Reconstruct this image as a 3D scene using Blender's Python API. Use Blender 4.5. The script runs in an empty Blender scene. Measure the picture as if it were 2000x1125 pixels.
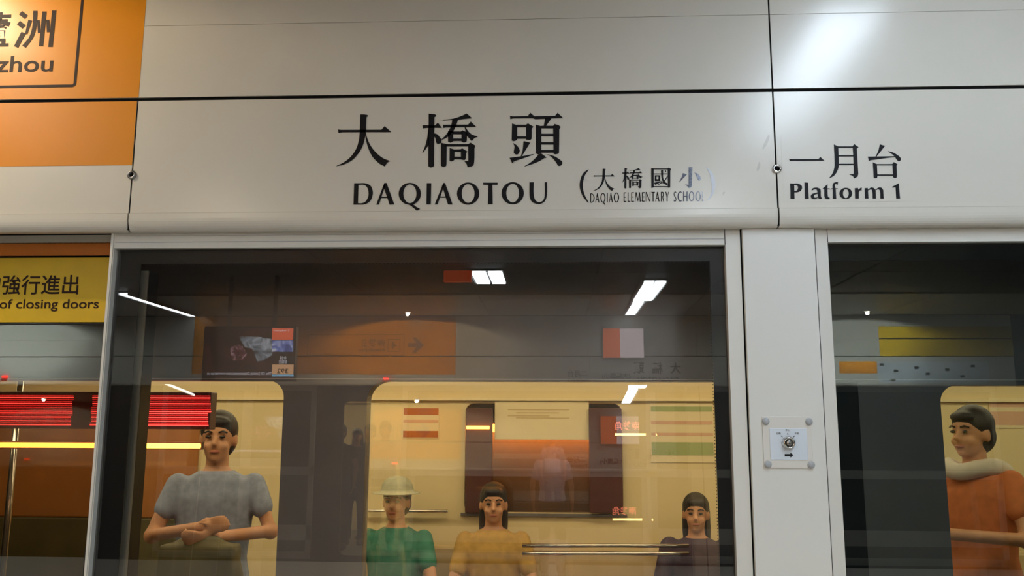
import bpy, bmesh, math, random
from mathutils import Vector, Matrix
from mathutils.geometry import tessellate_polygon

random.seed(7)
scene = bpy.context.scene
COL = scene.collection
PI = math.pi

# ------------------------------------------------------------------ camera
FPX = 1680.0
PITCH, YAW, ROLL = math.radians(9.253), math.radians(2.795), math.radians(0.25)
CAM = Vector((0.0, -2.2, 1.6))
FWD = Vector((-math.sin(YAW) * math.cos(PITCH), math.cos(YAW) * math.cos(PITCH), math.sin(PITCH)))
_r = Vector((math.cos(YAW), math.sin(YAW), 0.0))
_u = _r.cross(FWD)
RT = math.cos(ROLL) * _r + math.sin(ROLL) * _u
UP = RT.cross(FWD)
cam_data = bpy.data.cameras.new('camera')
cam_data.sensor_width = 36.0
cam_data.lens = FPX * 36.0 / 2000.0
cam_data.clip_start = 0.02
cam = bpy.data.objects.new('camera', cam_data)
COL.objects.link(cam)
M3 = Matrix((RT, UP, -FWD)).transposed()
cam.matrix_world = Matrix.Translation(CAM) @ M3.to_4x4()
scene.camera = cam

# ------------------------------------------------------------------ world, exposure
world = bpy.data.worlds.new('world')
scene.world = world
world.use_nodes = True
world.node_tree.nodes['Background'].inputs[0].default_value = (0.6, 0.65, 0.7, 1)
world.node_tree.nodes['Background'].inputs[1].default_value = 0.0
scene.view_settings.view_transform = 'Standard'
scene.view_settings.look = 'None'
scene.view_settings.exposure = 0.0
scene.view_settings.gamma = 1.0
scene.view_settings.use_curve_mapping = False
try:
    scene.cycles.use_denoising = True
    scene.cycles.max_bounces = 10
    scene.cycles.transparent_max_bounces = 16
    scene.cycles.caustics_reflective = False
    scene.cycles.caustics_refractive = False
    scene.cycles.sample_clamp_indirect = 4.0
except Exception:
    pass

GLASS_Y = 0.05        # front face of the fixed glass
FAR_Y = -8.46         # front face of the fascia across the platform


def ray(px, py):
    return (px - 1000.0) / FPX * RT - (py - 562.5) / FPX * UP + FWD


def at(px, py, Y):
    """point of the plane Y=const seen at a photograph pixel"""
    d = ray(px, py)
    t = (Y - CAM.y) / d.y
    return CAM + d * t


def mir(px, py, Y):
    """point of the plane Y=const seen mirrored in the glass at a photograph pixel"""
    p = at(px, py, 2 * GLASS_Y - Y)
    return Vector((p.x, Y, p.z))


# ------------------------------------------------------------------ materials
def new_mat(name):
    m = bpy.data.materials.new(name)
    m.use_nodes = True
    nt = m.node_tree
    return m, nt, nt.nodes['Principled BSDF']


def pbr(name, col, rough=0.5, metal=0.0, spec=0.5, var=0.04, scale=6.0, bump=0.0, emit=None, estr=0.0, coat=0.0):
    m, nt, b = new_mat(name)
    b.inputs['Roughness'].default_value = rough
    b.inputs['Metallic'].default_value = metal
    b.inputs['Specular IOR Level'].default_value = spec
    b.inputs['Coat Weight'].default_value = coat
    tc = nt.nodes.new('ShaderNodeTexCoord')
    nz = nt.nodes.new('ShaderNodeTexNoise')
    nz.inputs['Scale'].default_value = scale
    nz.inputs['Detail'].default_value = 4
    nt.links.new(tc.outputs['Object'], nz.inputs['Vector'])
    rp = nt.nodes.new('ShaderNodeMapRange')
    rp.inputs['From Min'].default_value = 0.3
    rp.inputs['From Max'].default_value = 0.7
    rp.inputs['To Min'].default_value = 1.0 - var
    rp.inputs['To Max'].default_value = 1.0 + var
    nt.links.new(nz.outputs['Fac'], rp.inputs['Value'])
    mx = nt.nodes.new('ShaderNodeVectorMath')
    mx.operation = 'SCALE'
    mx.inputs[0].default_value = col[:3]
    nt.links.new(rp.outputs['Result'], mx.inputs['Scale'])
    nt.links.new(mx.outputs['Vector'], b.inputs['Base Color'])
    if bump > 0:
        n2 = nt.nodes.new('ShaderNodeTexNoise')
        n2.inputs['Scale'].default_value = scale * 30
        nt.links.new(tc.outputs['Object'], n2.inputs['Vector'])
        bp = nt.nodes.new('ShaderNodeBump')
        bp.inputs['Strength'].default_value = bump
        bp.inputs['Distance'].default_value = 0.002
        nt.links.new(n2.outputs['Fac'], bp.inputs['Height'])
        nt.links.new(bp.outputs['Normal'], b.inputs['Normal'])
    if emit:
        b.inputs['Emission Color'].default_value = (*emit, 1)
        b.inputs['Emission Strength'].default_value = estr
    return m


def glass(name, tint, k=2.0, rough=0.0):
    """thin clear pane: tinted transmission and mirror reflection by Fresnel on both faces"""
    m, nt, b = new_mat(name)
    nt.nodes.remove(b)
    out = nt.nodes['Material Output']
    tr = nt.nodes.new('ShaderNodeBsdfTransparent')
    tr.inputs[0].default_value = (*tint, 1)
    gl = nt.nodes.new('ShaderNodeBsdfGlossy')
    gl.inputs['Color'].default_value = (1, 1, 1, 1)
    gl.inputs['Roughness'].default_value = rough
    fr = nt.nodes.new('ShaderNodeFresnel')
    fr.inputs['IOR'].default_value = 1.52
    mu = nt.nodes.new('ShaderNodeMath')
    mu.operation = 'MULTIPLY'
    mu.use_clamp = True
    mu.inputs[1].default_value = k
    nt.links.new(fr.outputs[0], mu.inputs[0])
    mix = nt.nodes.new('ShaderNodeMixShader')
    nt.links.new(mu.outputs[0], mix.inputs[0])
    nt.links.new(tr.outputs[0], mix.inputs[1])
    nt.links.new(gl.outputs[0], mix.inputs[2])
    nt.links.new(mix.outputs[0], out.inputs['Surface'])
    return m


def emit(name, col, strength):
    m, nt, b = new_mat(name)
    b.inputs['Base Color'].default_value = (*[min(1, c * .5) for c in col], 1)
    b.inputs['Emission Color'].default_value = (*col, 1)
    b.inputs['Emission Strength'].default_value = strength
    return m


MAT = {}
MAT['panel'] = pbr('cream_panel', (0.70, 0.66, 0.585), 0.22, spec=0.5, var=0.025, scale=3.0)
MAT['frame'] = pbr('frame_paint', (0.74, 0.71, 0.65), 0.4, var=0.02)
MAT['post'] = pbr('post_paint', (0.76, 0.74, 0.69), 0.45, var=0.02, scale=2)
MAT['orange'] = pbr('orange_film', (0.74, 0.27, 0.005), 0.34, spec=0.35, var=0.03)
MAT['orange_dark'] = pbr('orange_band', (0.55, 0.16, 0.01), 0.4, var=0.05)
MAT['yellow'] = pbr('yellow_sticker', (0.66, 0.42, 0.008), 0.5, var=0.05, scale=20)
MAT['ink'] = pbr('black_vinyl', (0.008, 0.008, 0.010), 0.5, spec=0.15, var=0.05)
MAT['ink_brown'] = pbr('dark_brown_vinyl', (0.028, 0.012, 0.008), 0.5, spec=0.15, var=0.05)
MAT['ink_soft'] = pbr('thin_black_print', (0.012, 0.012, 0.014), 0.5, spec=0.15, var=0.1)
MAT['gap'] = pbr('dark_gap', (0.006, 0.006, 0.006), 0.9, spec=0.1)
MAT['rubber'] = pbr('black_rubber', (0.010, 0.010, 0.011), 0.6, spec=0.3)
MAT['frit'] = pbr('black_frit', (0.006, 0.007, 0.009), 0.35, spec=0.35)
MAT['dots'] = pbr('frit_dots', (0.05, 0.05, 0.05), 0.5)
MAT['chrome'] = pbr('chrome', (0.72, 0.70, 0.68), 0.12, metal=1.0, var=0.02)
MAT['bolt'] = pbr('bolt_steel', (0.30, 0.29, 0.28), 0.3, metal=1.0)
MAT['capgrey'] = pbr('grey_cap', (0.42, 0.43, 0.45), 0.35)
MAT['label'] = pbr('label_plate', (0.72, 0.77, 0.84), 0.4, var=0.01)
MAT['clear'] = pbr('plate_cream', (0.76, 0.72, 0.66), 0.3, var=0.01)
MAT['film'] = pbr('clear_film', (0.70, 0.66, 0.588), 0.27, var=0.02)
MAT['alu'] = pbr('brushed_aluminium', (0.55, 0.53, 0.50), 0.35, metal=0.6)
MAT['strip'] = pbr('post_strip', (0.42, 0.38, 0.30), 0.5)
MAT['steel'] = pbr('train_steel', (0.19, 0.18, 0.18), 0.42, metal=0.35, var=0.12, scale=4)
MAT['steel_dk'] = pbr('train_dark_steel', (0.045, 0.042, 0.045), 0.5, metal=0.2, var=0.12, scale=4)
MAT['inwall'] = pbr('interior_cream', (0.80, 0.66, 0.38), 0.45, var=0.03, scale=2)
MAT['inwall2'] = pbr('interior_pale', (0.84, 0.72, 0.46), 0.4, var=0.03, scale=2)
MAT['maroon'] = pbr('maroon_partition', (0.09, 0.03, 0.025), 0.4, var=0.1)
MAT['seat'] = pbr('seat_tan', (0.62, 0.46, 0.24), 0.5, var=0.05)
MAT['floor_in'] = pbr('train_floor', (0.20, 0.18, 0.16), 0.6, var=0.1)
MAT['tunnel'] = pbr('tunnel_concrete', (0.10, 0.095, 0.09), 0.9, var=0.25, scale=3)
MAT['floor'] = pbr('platform_granite', (0.46, 0.44, 0.41), 0.35, var=0.15, scale=40)
MAT['ceil'] = pbr('ceiling_panel', (0.13, 0.13, 0.135), 0.5, var=0.05)
MAT['ceil_lt'] = pbr('ceiling_strip', (0.40, 0.37, 0.34), 0.4, var=0.04)
MAT['red'] = pbr('red_sign', (0.50, 0.06, 0.02), 0.4, emit=(0.8, 0.10, 0.02), estr=1.4)
MAT['lamp'] = emit('lamp_tube', (0.84, 0.93, 1.0), 38.0)
MAT['lamp_near'] = emit('lamp_tube_near', (0.72, 0.86, 1.0), 26.0)
MAT['lamp_side'] = emit('lamp_tube_side', (0.78, 0.90, 1.0), 14.0)
MAT['lamp_warm'] = emit('lamp_tube_warm', (1.0, 0.84, 0.62), 22.0)
MAT['down'] = emit('downlight_lens', (1.0, 0.90, 0.72), 20.0)
MAT['trainlamp'] = emit('train_lamp', (1.0, 0.84, 0.52), 9.0)
MAT['trainlamp2'] = emit('train_lamp_far', (1.0, 0.84, 0.52), 30.0)
MAT['led_red'] = emit('led_red', (1.0, 0.035, 0.03), 7.0)
MAT['led_dim'] = emit('led_red_dim', (0.75, 0.02, 0.02), 1.6)
MAT['led_text'] = emit('led_text', (1.0, 0.22, 0.12), 11.0)
MAT['led_bar'] = emit('led_bar', (1.0, 0.62, 0.22), 40.0)
MAT['led_orange'] = emit('led_orange', (1.0, 0.42, 0.06), 8.0)
MAT['led_dot'] = emit('red_pilot', (1.0, 0.03, 0.02), 14.0)
MAT['glow'] = emit('amber_glow', (1.0, 0.28, 0.03), 20.0)
MAT['glass'] = glass('clear_glass', (0.90, 0.89, 0.87), 1.8)
MAT['glass_r'] = glass('grey_glass', (0.60, 0.66, 0.66), 2.0)
MAT['glass_d'] = glass('door_glass', (0.52, 0.45, 0.38), 2.0)
MAT['glass_t'] = glass('train_glass', (0.93, 0.92, 0.88), 2.0)
MAT['darkpane'] = pbr('far_dark_pane', (0.03, 0.018, 0.014), 0.2, var=0.1)


def worn(name):
    """vinyl letters rubbed down to silver, more so towards the right end"""
    m, nt, b = new_mat(name)
    tc = nt.nodes.new('ShaderNodeTexCoord')
    sp = nt.nodes.new('ShaderNodeSeparateXYZ')
    nt.links.new(tc.outputs['Generated'], sp.inputs[0])
    nz = nt.nodes.new('ShaderNodeTexNoise')
    nz.inputs['Scale'].default_value = 260
    nz.inputs['Detail'].default_value = 3
    nt.links.new(tc.outputs['Object'], nz.inputs['Vector'])
    ad = nt.nodes.new('ShaderNodeMath')
    ad.operation = 'MULTIPLY_ADD'
    ad.inputs[1].default_value = 0.5
    nt.links.new(nz.outputs['Fac'], ad.inputs[0])
    nt.links.new(sp.outputs['X'], ad.inputs[2])
    cr = nt.nodes.new('ShaderNodeValToRGB')
    e = cr.color_ramp.elements
    e[0].position = 0.30
    e[0].color = (0.02, 0.022, 0.035, 1)
    e[1].position = 1.12
    e[1].color = (0.70, 0.74, 0.82, 1)
    k = e.new(0.62)
    k.color = (0.12, 0.14, 0.20, 1)
    k = e.new(0.86)
    k.color = (0.30, 0.34, 0.44, 1)
    nt.links.new(ad.outputs[0], cr.inputs[0])
    nt.links.new(cr.outputs[0], b.inputs['Base Color'])
    b.inputs['Roughness'].default_value = 0.4
    return m


MAT['worn'] = worn('worn_vinyl')


# ------------------------------------------------------------------ mesh helper
class MB:
    def __init__(s):
        s.v, s.f, s.sm = [], [], []

    def add(s, vs, fs, smooth=False):
        o = len(s.v)
        s.v += [Vector(p) for p in vs]
        s.f += [[i + o for i in f] for f in fs]
        s.sm += [smooth] * len(fs)

    def box(s, x0, x1, y0, y1, z0, z1):
        vs = [(x0, y0, z0), (x1, y0, z0), (x1, y1, z0), (x0, y1, z0), (x0, y0, z1), (x1, y0, z1), (x1, y1, z1), (x0, y1, z1)]
        s.add(vs, [(0, 3, 2, 1), (4, 5, 6, 7), (0, 1, 5, 4), (1, 2, 6, 5), (2, 3, 7, 6), (3, 0, 4, 7)])

    def prism(s, pts, d, close=True):
        """polygon (3D points, planar) swept by vector d"""
        n = len(pts)
        a = [Vector(p) for p in pts]
        b = [p + Vector(d) for p in a]
        s.add(a + b, [list(range(n))[::-1], list(range(n, 2 * n))] + [(i, (i + 1) % n, n + (i + 1) % n, n + i) for i in range(n)])

    def face(s, pts):
        s.add(pts, [list(range(len(pts)))])

    def ring(s, outer, inner, d=None):
        n = len(outer)
        s.add(list(outer) + list(inner), [(i, (i + 1) % n, n + (i + 1) % n, n + i) for i in range(n)])

    def tube(s, pts, r, seg=10, cap=True):
        pts = [Vector(p) for p in pts]
        rs = r if isinstance(r, (list, tuple)) else [r] * len(pts)
        rings = []
        for i, p in enumerate(pts):
            t = (pts[min(i + 1, len(pts) - 1)] - pts[max(i - 1, 0)]).normalized()
            a = Vector((0, 0, 1)) if abs(t.z) < 0.9 else Vector((1, 0, 0))
            u = t.cross(a).normalized()
            w = t.cross(u).normalized()
            rings.append([p + (u * math.cos(2 * PI * k / seg) + w * math.sin(2 * PI * k / seg)) * rs[i] for k in range(seg)])
        vs = [q for g in rings for q in g]
        fs = []
        for i in range(len(pts) - 1):
            for k in range(seg):
                fs.append((i * seg + k, i * seg + (k + 1) % seg, (i + 1) * seg + (k + 1) % seg, (i + 1) * seg + k))
        s.add(vs, fs, True)
        if cap:
            s.add(rings[0], [list(range(seg))])
            s.add(rings[-1], [list(range(seg))[::-1]])

    def lathe(s, c, axis, prof, seg=24):
        """profile of (radius, height) along axis from c"""
        c = Vector(c)
        ax = Vector(axis).normalized()
        a = Vector((0, 0, 1)) if abs(ax.z) < 0.9 else Vector((1, 0, 0))
        u = ax.cross(a).normalized()
        w = ax.cross(u)
        vs = []
        for r, h in prof:
            for k in range(seg):
                t = 2 * PI * k / seg
                vs.append(c + ax * h + (u * math.cos(t) + w * math.sin(t)) * r)
        fs = []
        for i in range(len(prof) - 1):
            for k in range(seg):
                fs.append((i * seg + k, i * seg + (k + 1) % seg, (i + 1) * seg + (k + 1) % seg, (i + 1) * seg + k))
        s.add(vs, fs, True)
        s.add(vs[:seg], [list(range(seg))])
        s.add(vs[-seg:], [list(range(seg))])

    def ell(s, c, r, seg=20, rings=12, rot=None):
        c = Vector(c)
        vs = []
        for i in range(rings + 1):
            th = PI * i / rings
            for k in range(seg):
                ph = 2 * PI * k / seg
                q = Vector((r[0] * math.sin(th) * math.cos(ph), r[1] * math.sin(th) * math.sin(ph), r[2] * math.cos(th)))
                vs.append(c + (rot @ q if rot else q))
        fs = []
        for i in range(rings):
            for k in range(seg):
                fs.append((i * seg + k, (i + 1) * seg + k, (i + 1) * seg + (k + 1) % seg, i * seg + (k + 1) % seg))
        s.add(vs, fs, True)

    def mesh(s, name, fix=True):
        me = bpy.data.meshes.new(name)
        me.from_pydata([tuple(v) for v in s.v], [], s.f)
        for p, sm in zip(me.polygons, s.sm):
            p.use_smooth = sm
        if fix:
            bm = bmesh.new()
            bm.from_mesh(me)
            bmesh.ops.remove_doubles(bm, verts=bm.verts, dist=1e-6)
            bmesh.ops.recalc_face_normals(bm, faces=bm.faces)
            bm.to_mesh(me)
            bm.free()
        return me

    def build(s, name, mat, parent=None, bevel=0.0, fix=True, **props):
        o = bpy.data.objects.new(name, s.mesh(name, fix))
        COL.objects.link(o)
        o.data.materials.append(MAT[mat] if isinstance(mat, str) else mat)
        if parent:
            o.parent = parent
            o.matrix_parent_inverse = parent_inv(parent)
        if bevel:
            b = o.modifiers.new('bevel', 'BEVEL')
            b.width = bevel
            b.segments = 2
            b.limit_method = 'ANGLE'
        for k, v in props.items():
            o[k] = v
        return o


def parent_inv(p):
    if p.type != 'EMPTY':
        return Matrix.Identity(4)          # meshes are built in world coordinates
    m = Matrix.Translation(p.location) @ p.rotation_euler.to_matrix().to_4x4()
    while p.parent:
        p = p.parent
        m = Matrix.Translation(p.location) @ p.rotation_euler.to_matrix().to_4x4() @ m
    return m.inverted()


def empty(name, loc, label, cat, group=None, rotz=0.0):
    o = bpy.data.objects.new(name, None)
    COL.objects.link(o)
    o.empty_display_size = 0.1
    o.location = loc
    o.rotation_euler = (0, 0, rotz)
    return tag(o, label, cat, group)


def tag(o, label, cat, group=None):
    o['label'] = label
    o['category'] = cat
    if group:
        o['group'] = group
    return o


def struct(o):
    o['kind'] = 'structure'
    return o


def bx(*a):
    m = MB()
    m.box(*a)
    return m


# ------------------------------------------------------------------ lettering
def smooth_poly(s):
    """'x,y x,ys ...' -> list of points; a trailing s marks a smooth point"""
    P = []
    for tk in s.split():
        sm = tk.endswith('s')
        x, y = tk.rstrip('s').split(',')
        P.append((float(x), float(y), sm))
    n = len(P)
    out = []
    for i in range(n):
        a, b = P[i], P[(i + 1) % n]
        if not (a[2] or b[2]):
            out.append((a[0], a[1]))
            continue
        pv, nx = P[i - 1], P[(i + 2) % n]
        ta = ((b[0] - pv[0]) / 2, (b[1] - pv[1]) / 2) if a[2] else (b[0] - a[0], b[1] - a[1])
        tb = ((nx[0] - a[0]) / 2, (nx[1] - a[1]) / 2) if b[2] else (b[0] - a[0], b[1] - a[1])
        for k in range(6):
            t = k / 6.0
            h = (2 * t**3 - 3 * t**2 + 1, t**3 - 2 * t**2 + t, -2 * t**3 + 3 * t**2, t**3 - t**2)
            out.append((h[0] * a[0] + h[1] * ta[0] + h[2] * b[0] + h[3] * tb[0],
                        h[0] * a[1] + h[1] * ta[1] + h[2] * b[1] + h[3] * tb[1]))
    return out


def rect(x0, y0, x1, y1):
    return '%g,%g %g,%g %g,%g %g,%g' % (x0, y0, x1, y0, x1, y1, x0, y1)


def oval(cx, cy, rx, ry, n=40):
    return [(cx + rx * math.cos(2 * PI * k / n), cy + ry * math.sin(2 * PI * k / n)) for k in range(n)]


def fill(mb, pts3):
    """triangulated planar face from an outline"""
    pts = []
    for p in pts3:
        p = Vector(p)
        if not pts or (p - pts[-1]).length > 1e-6:
            pts.append(p)
    if (pts[0] - pts[-1]).length < 1e-6:
        pts.pop()
    tris = tessellate_polygon([[Vector((p.x, p.z, 0)) for p in pts]])
    mb.add(pts, [list(t) for t in tris])


def letters(mb, strokes, fn):
    """strokes: outline strings, or (outer, inner) rings; fn maps a drawing point to a 3D point"""
    for st in strokes:
        if isinstance(st, tuple):
            o, i = st
            mb.ring([fn(*p) for p in o], [fn(*p) for p in i])
        else:
            fill(mb, [fn(*p) for p in smooth_poly(st)])


def crop(x0, y0, sc, Y, e=-0.0008):
    return lambda x, y: at(x0 + x / sc, y0 + y / sc, Y) + Vector((0, e, 0))


def remap(box_from, box_to, fn):
    ax, ay, bx_, by = box_from
    cx, cy, dx, dy = box_to
    return lambda x, y: fn(cx + (x - ax) / (bx_ - ax) * (dx - cx), cy + (y - ay) / (by - ay) * (dy - cy))


DA = ['85,372 150,378 822,376 875,316 985,410 982,418 160,420 98,432',
      '468,116 530,116 580,124 600,137 592,152 570,160 562,380 545,510s 510,640s 440,770s 330,890s 190,965s 62,995 62,988 190,925s 300,835s 390,710s 440,560s 455,420 462,250',
      '548,420 560,420 570,480s 625,620s 720,750s 840,850s 972,905 972,912 940,920s 905,955s 882,1000 780,945s 670,830s 600,690s 560,540s']
QIAO = ['88,303 130,300 300,303 348,257 418,345 150,347 98,355',
        '193,103 300,115 322,130 318,148 292,165 283,960 280,995 232,1018 188,998 186,960',
        '190,350 200,340 200,640 180,655 95,770 85,768 130,660s 165,530s',
        '282,438 340,455s 400,530 412,560 405,600 350,618s 320,590s 310,530s 282,485',
        '430,210 600,190s 740,145s 835,100 930,183 800,195 690,210 560,215 432,222',
        '592,205 690,205 660,300s 610,400s 530,490s 415,550 405,542 480,470s 545,370s 580,280s',
        '435,292 500,293 860,290 905,238 1000,330 480,338 442,348',
        '800,335 815,332 870,410s 930,460s 1022,490 1020,500 970,520s 920,572 840,480',
        '520,400 612,400 605,555 595,585 560,598 522,580 520,500', '600,405 760,405 760,455 600,455',
        '745,400 765,385 830,415 845,430 838,560 830,585 790,598 748,580', '600,525 750,525 750,568 600,568',
        '398,595 500,620 495,960 488,992 440,1010 398,985', '480,620 870,618 870,660 480,660',
        '860,620 900,595 985,645 968,690 965,900s 940,985s 850,1012 835,960s 795,910 862,905',
        '548,685 632,712 630,880 610,905 570,915 545,900', '620,710 740,705 740,755 620,752',
        '735,705 760,690 850,745 828,770 820,870 800,890 740,880', '625,832 740,832 740,878 625,875']
TOU = ['95,142 150,150 395,145 440,88 510,150 520,198 480,182 150,186 100,198',
       '510,148 855,142 900,88 995,180 800,186 520,200',
       '130,270 220,300 218,540 190,565 150,572 125,558', '210,292 370,292 370,335 210,335',
       '368,290 400,268 495,325 465,360 462,530 440,550 370,545', '210,487 375,487 375,530 210,530',
       '145,598 210,640s 258,710s 255,760s 215,798s 165,775s 162,730s 172,660s',
       '325,568 440,595 300,820 278,825 310,720s', '88,850 300,822s 492,788 490,798 320,860s 170,910s 135,945',
       '690,180 800,180 710,310 665,310 680,240', '532,290 610,312 628,312 625,770 570,795 535,775',
       '620,310 835,310 835,355 620,355', '825,312 850,278 920,300 955,330 930,370 925,765 905,785 860,793 832,780',
       rect(620, 445, 835, 488), rect(620, 588, 835, 628), rect(620, 718, 835, 765),
       '580,790 620,775 712,840 705,855 680,855 560,925s 345,1000 340,992 450,925s 530,850s',
       '722,788 850,825s 950,890s 982,930s 960,980s 910,985s 870,920s 800,840s']
GUO = ['148,170 210,180 212,640 160,655 150,650', rect(148, 177, 560, 201), '550,180 575,155 632,190 615,240 612,635 580,650 552,640',
       rect(200, 610, 555, 630), rect(215, 300, 540, 320), rect(235, 345, 278, 485), rect(325, 345, 365, 485), rect(235, 345, 365, 375),
       rect(235, 438, 365, 485), '215,525 400,485 400,502 245,580', '300,585 405,500 430,520 330,580',
       '385,215 440,220 440,400s 480,500s 545,540 545,580 520,580s 460,540s 400,420s', '545,350 545,395 445,545 420,535',
       '480,220 510,230 515,270 490,265']
XIAO = ['1062,148 1155,150 1140,600 1120,640 1060,648 1030,610s 970,568 1060,575', '920,292 1020,320 840,515 830,508 900,370',
        '1198,275 1290,310s 1360,400s 1350,460s 1300,470s 1265,400s 1230,320s',
        '1478,150 1500,150 1600,240s 1690,400s 1710,560s 1690,720s 1610,880s 1500,970 1580,860s 1622,720s 1620,560s 1590,360s 1540,230s']
LPAREN = ['322,140 318,170s 220,330s 180,560s 215,780s 330,1005 300,1000 170,830s 95,600s 120,380s 200,230s']
D_ = ['118,130 203,130 192,548 105,548', '200,130 330,130s 440,180s 485,310s 450,450s 370,525s 290,548 190,548 193,518 270,518s 340,485s 390,400s 397,300s 375,220s 330,170s 280,158 200,160']
A_ = ['707,125 725,180 602,548 548,548', '707,125 752,125 902,545 810,548 685,185', rect(630, 393, 790, 418)]
Q_ = [(oval(1205, 337, 218, 215), oval(1207, 335, 127, 182)), '1190,545 1265,535 1330,590 1412,632 1345,670 1250,590']
I_ = ['1535,128 1625,128 1615,545 1530,545']
A2_ = ['1860,125 1878,180 1745,545 1690,545', '1858,125 1895,125 2040,545 1950,545 1835,180', rect(1790, 388, 1940, 412)]
OTOU = [(oval(344, 332, 218, 218), oval(345, 330, 125, 182)), '637,118 920,118 918,160 637,160', '740,150 818,150 825,538 732,538',
        (oval(1214, 325, 218, 218), oval(1213, 323, 125, 180)),
        '1540,112 1625,110 1622,330s 1650,450s 1720,498s 1800,470s 1838,370s 1838,110 1888,110 1885,340s 1850,470s 1770,530s 1690,535s 1590,490s 1545,380s']
YI = ['92,352 590,352 622,317 695,382 110,388']
YUE = ['850,105 925,140 935,420s 920,530s 860,630s 770,682 770,675 830,590s 860,480s 860,300', rect(918, 139, 1168, 165),
       rect(925, 288, 1178, 311), rect(930, 432, 1183, 456),
       '1166,138 1193,100 1270,152 1240,180 1264,600 1253,650 1193,684 1168,640s 1113,620 1116,612 1188,605 1173,200']
TAI = ['588,105 680,130 530,318 510,322 560,220s', '385,312 830,305 850,318 640,345 430,375 405,388',
       '718,218 820,245s 920,310s 945,360s 915,395s 880,370s 820,290s', '470,408 540,440 550,640 545,670 510,680 485,668',
       rect(530, 438, 805, 461), '800,436 825,405 888,440 872,465 880,640 870,670 840,678 812,660', rect(540, 612, 815, 636)]
PLATF = ['110,765 182,768 188,1028 118,1028 118,900', '175,768 240,768s 300,795s 315,840s 295,890s 240,915s 182,918 182,892 225,885s 245,840s 230,800s 175,790',
         '355,748 418,752 428,1025 362,1025',
         '475,885 490,850s 560,835s 620,860s 630,900 632,985s 655,1018 610,1030s 580,1000 572,900s 555,868s 520,868s 482,885',
         '575,918 575,942 530,955s 515,985s 530,1005s 578,998 578,1010 530,1032s 475,1015s 462,975s 490,940s',
         '660,855 745,775 745,850 782,848 778,862 745,862 752,985s 790,1012 750,1032s 695,1000s 690,862 660,862',
         '805,850 830,850 828,800s 850,755s 905,740 922,745 915,790 880,775s 868,800s 880,850 918,848 912,862 882,862 892,1025 832,1025 832,862 805,862',
         (oval(1052, 935, 108, 96), oval(1054, 935, 48, 76))]
ORM1 = ['165,845 222,842 225,870 270,835 285,838 280,890 255,885s 235,920 235,1022 172,1022',
        '332,845 385,842 388,870 440,835s 490,845s 520,890 525,1022 468,1022 462,900s 440,870s 390,885 398,1022 338,1022',
        '510,872 570,835s 620,840s 648,880 655,1022 598,1022 592,900s 565,868s 515,882', '790,825 910,762 932,1022 865,1022 855,835 800,838']
ZHOU = ['258,128 325,180 290,222 222,170', '235,242 302,295 262,335 197,285', '250,370 322,395 300,395 212,555 165,535',
        '330,230 375,240 318,398 293,385', '388,128 437,128 425,300s 390,430s 300,555 258,530 340,430s 378,300s',
        '430,235 460,230 470,380 440,385', '492,135 543,135 502,535 452,535', '535,230 573,230 580,375 545,375', '605,122 655,122 612,545 560,545']
# narrow thick-thin capitals in a 100 x 100 box (y down)
CAPS = {
    'D': ['0,0 22,0 22,100 0,100', '20,0 45,0s 85,20s 100,50s 85,80s 45,100s 20,100 20,91 45,90s 68,76s 78,50s 68,24s 45,10s 20,9'],
    'A': ['44,0 54,0 15,100 0,100', '42,0 58,0 100,100 76,100 36,20', rect(22, 62, 76, 70)],
    'Q': [(oval(50, 50, 50, 51), oval(50, 50, 30, 42)), '48,98 70,96 100,118 84,128'],
    'I': [rect(0, 0, 100, 100)],
    'O': [(oval(50, 50, 50, 51), oval(50, 50, 30, 42))],
    'E': [rect(0, 0, 30, 100), rect(0, 0, 100, 9), rect(0, 45, 88, 54), rect(0, 91, 100, 100)],
    'L': [rect(0, 0, 32, 100), rect(0, 91, 100, 100)],
    'M': ['14,0 22,0 9,100 0,100', '12,0 28,0 56,78 48,100', '76,0 86,0 52,100 46,92', '74,0 86,0 100,100 82,100'],
    'N': [rect(0, 0, 10, 100), '0,0 20,0 100,100 82,100', rect(90, 0, 100, 100)],
    'T': [rect(0, 0, 100, 9), rect(36, 0, 64, 100)],
    'R': [rect(0, 0, 26, 100), '20,0 55,0s 88,12s 92,28s 82,44s 50,54s 20,54 20,46 50,44s 62,28s 50,10s 20,9', '38,50 62,48 100,100 72,100'],
    'Y': ['0,0 26,0 58,55 40,55', '84,0 100,0 60,55 48,55', rect(38, 50, 62, 100)],
    'S': ['92,4 92,16 60,10s 32,18s 38,34s 80,58s 98,78s 80,96s 40,102s 2,96 4,82 40,92s 68,84s 60,66s 20,46s 4,26s 20,6s 55,-2s'],
    'C': ['98,4 98,16 65,9s 34,26s 28,50s 36,76s 68,91s 98,84 98,96 60,102s 16,84s 0,50s 14,16s 60,-2s'],
    'H': [rect(0, 0, 24, 100), rect(0, 45, 100, 54), rect(76, 0, 100, 100)],
}


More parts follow.
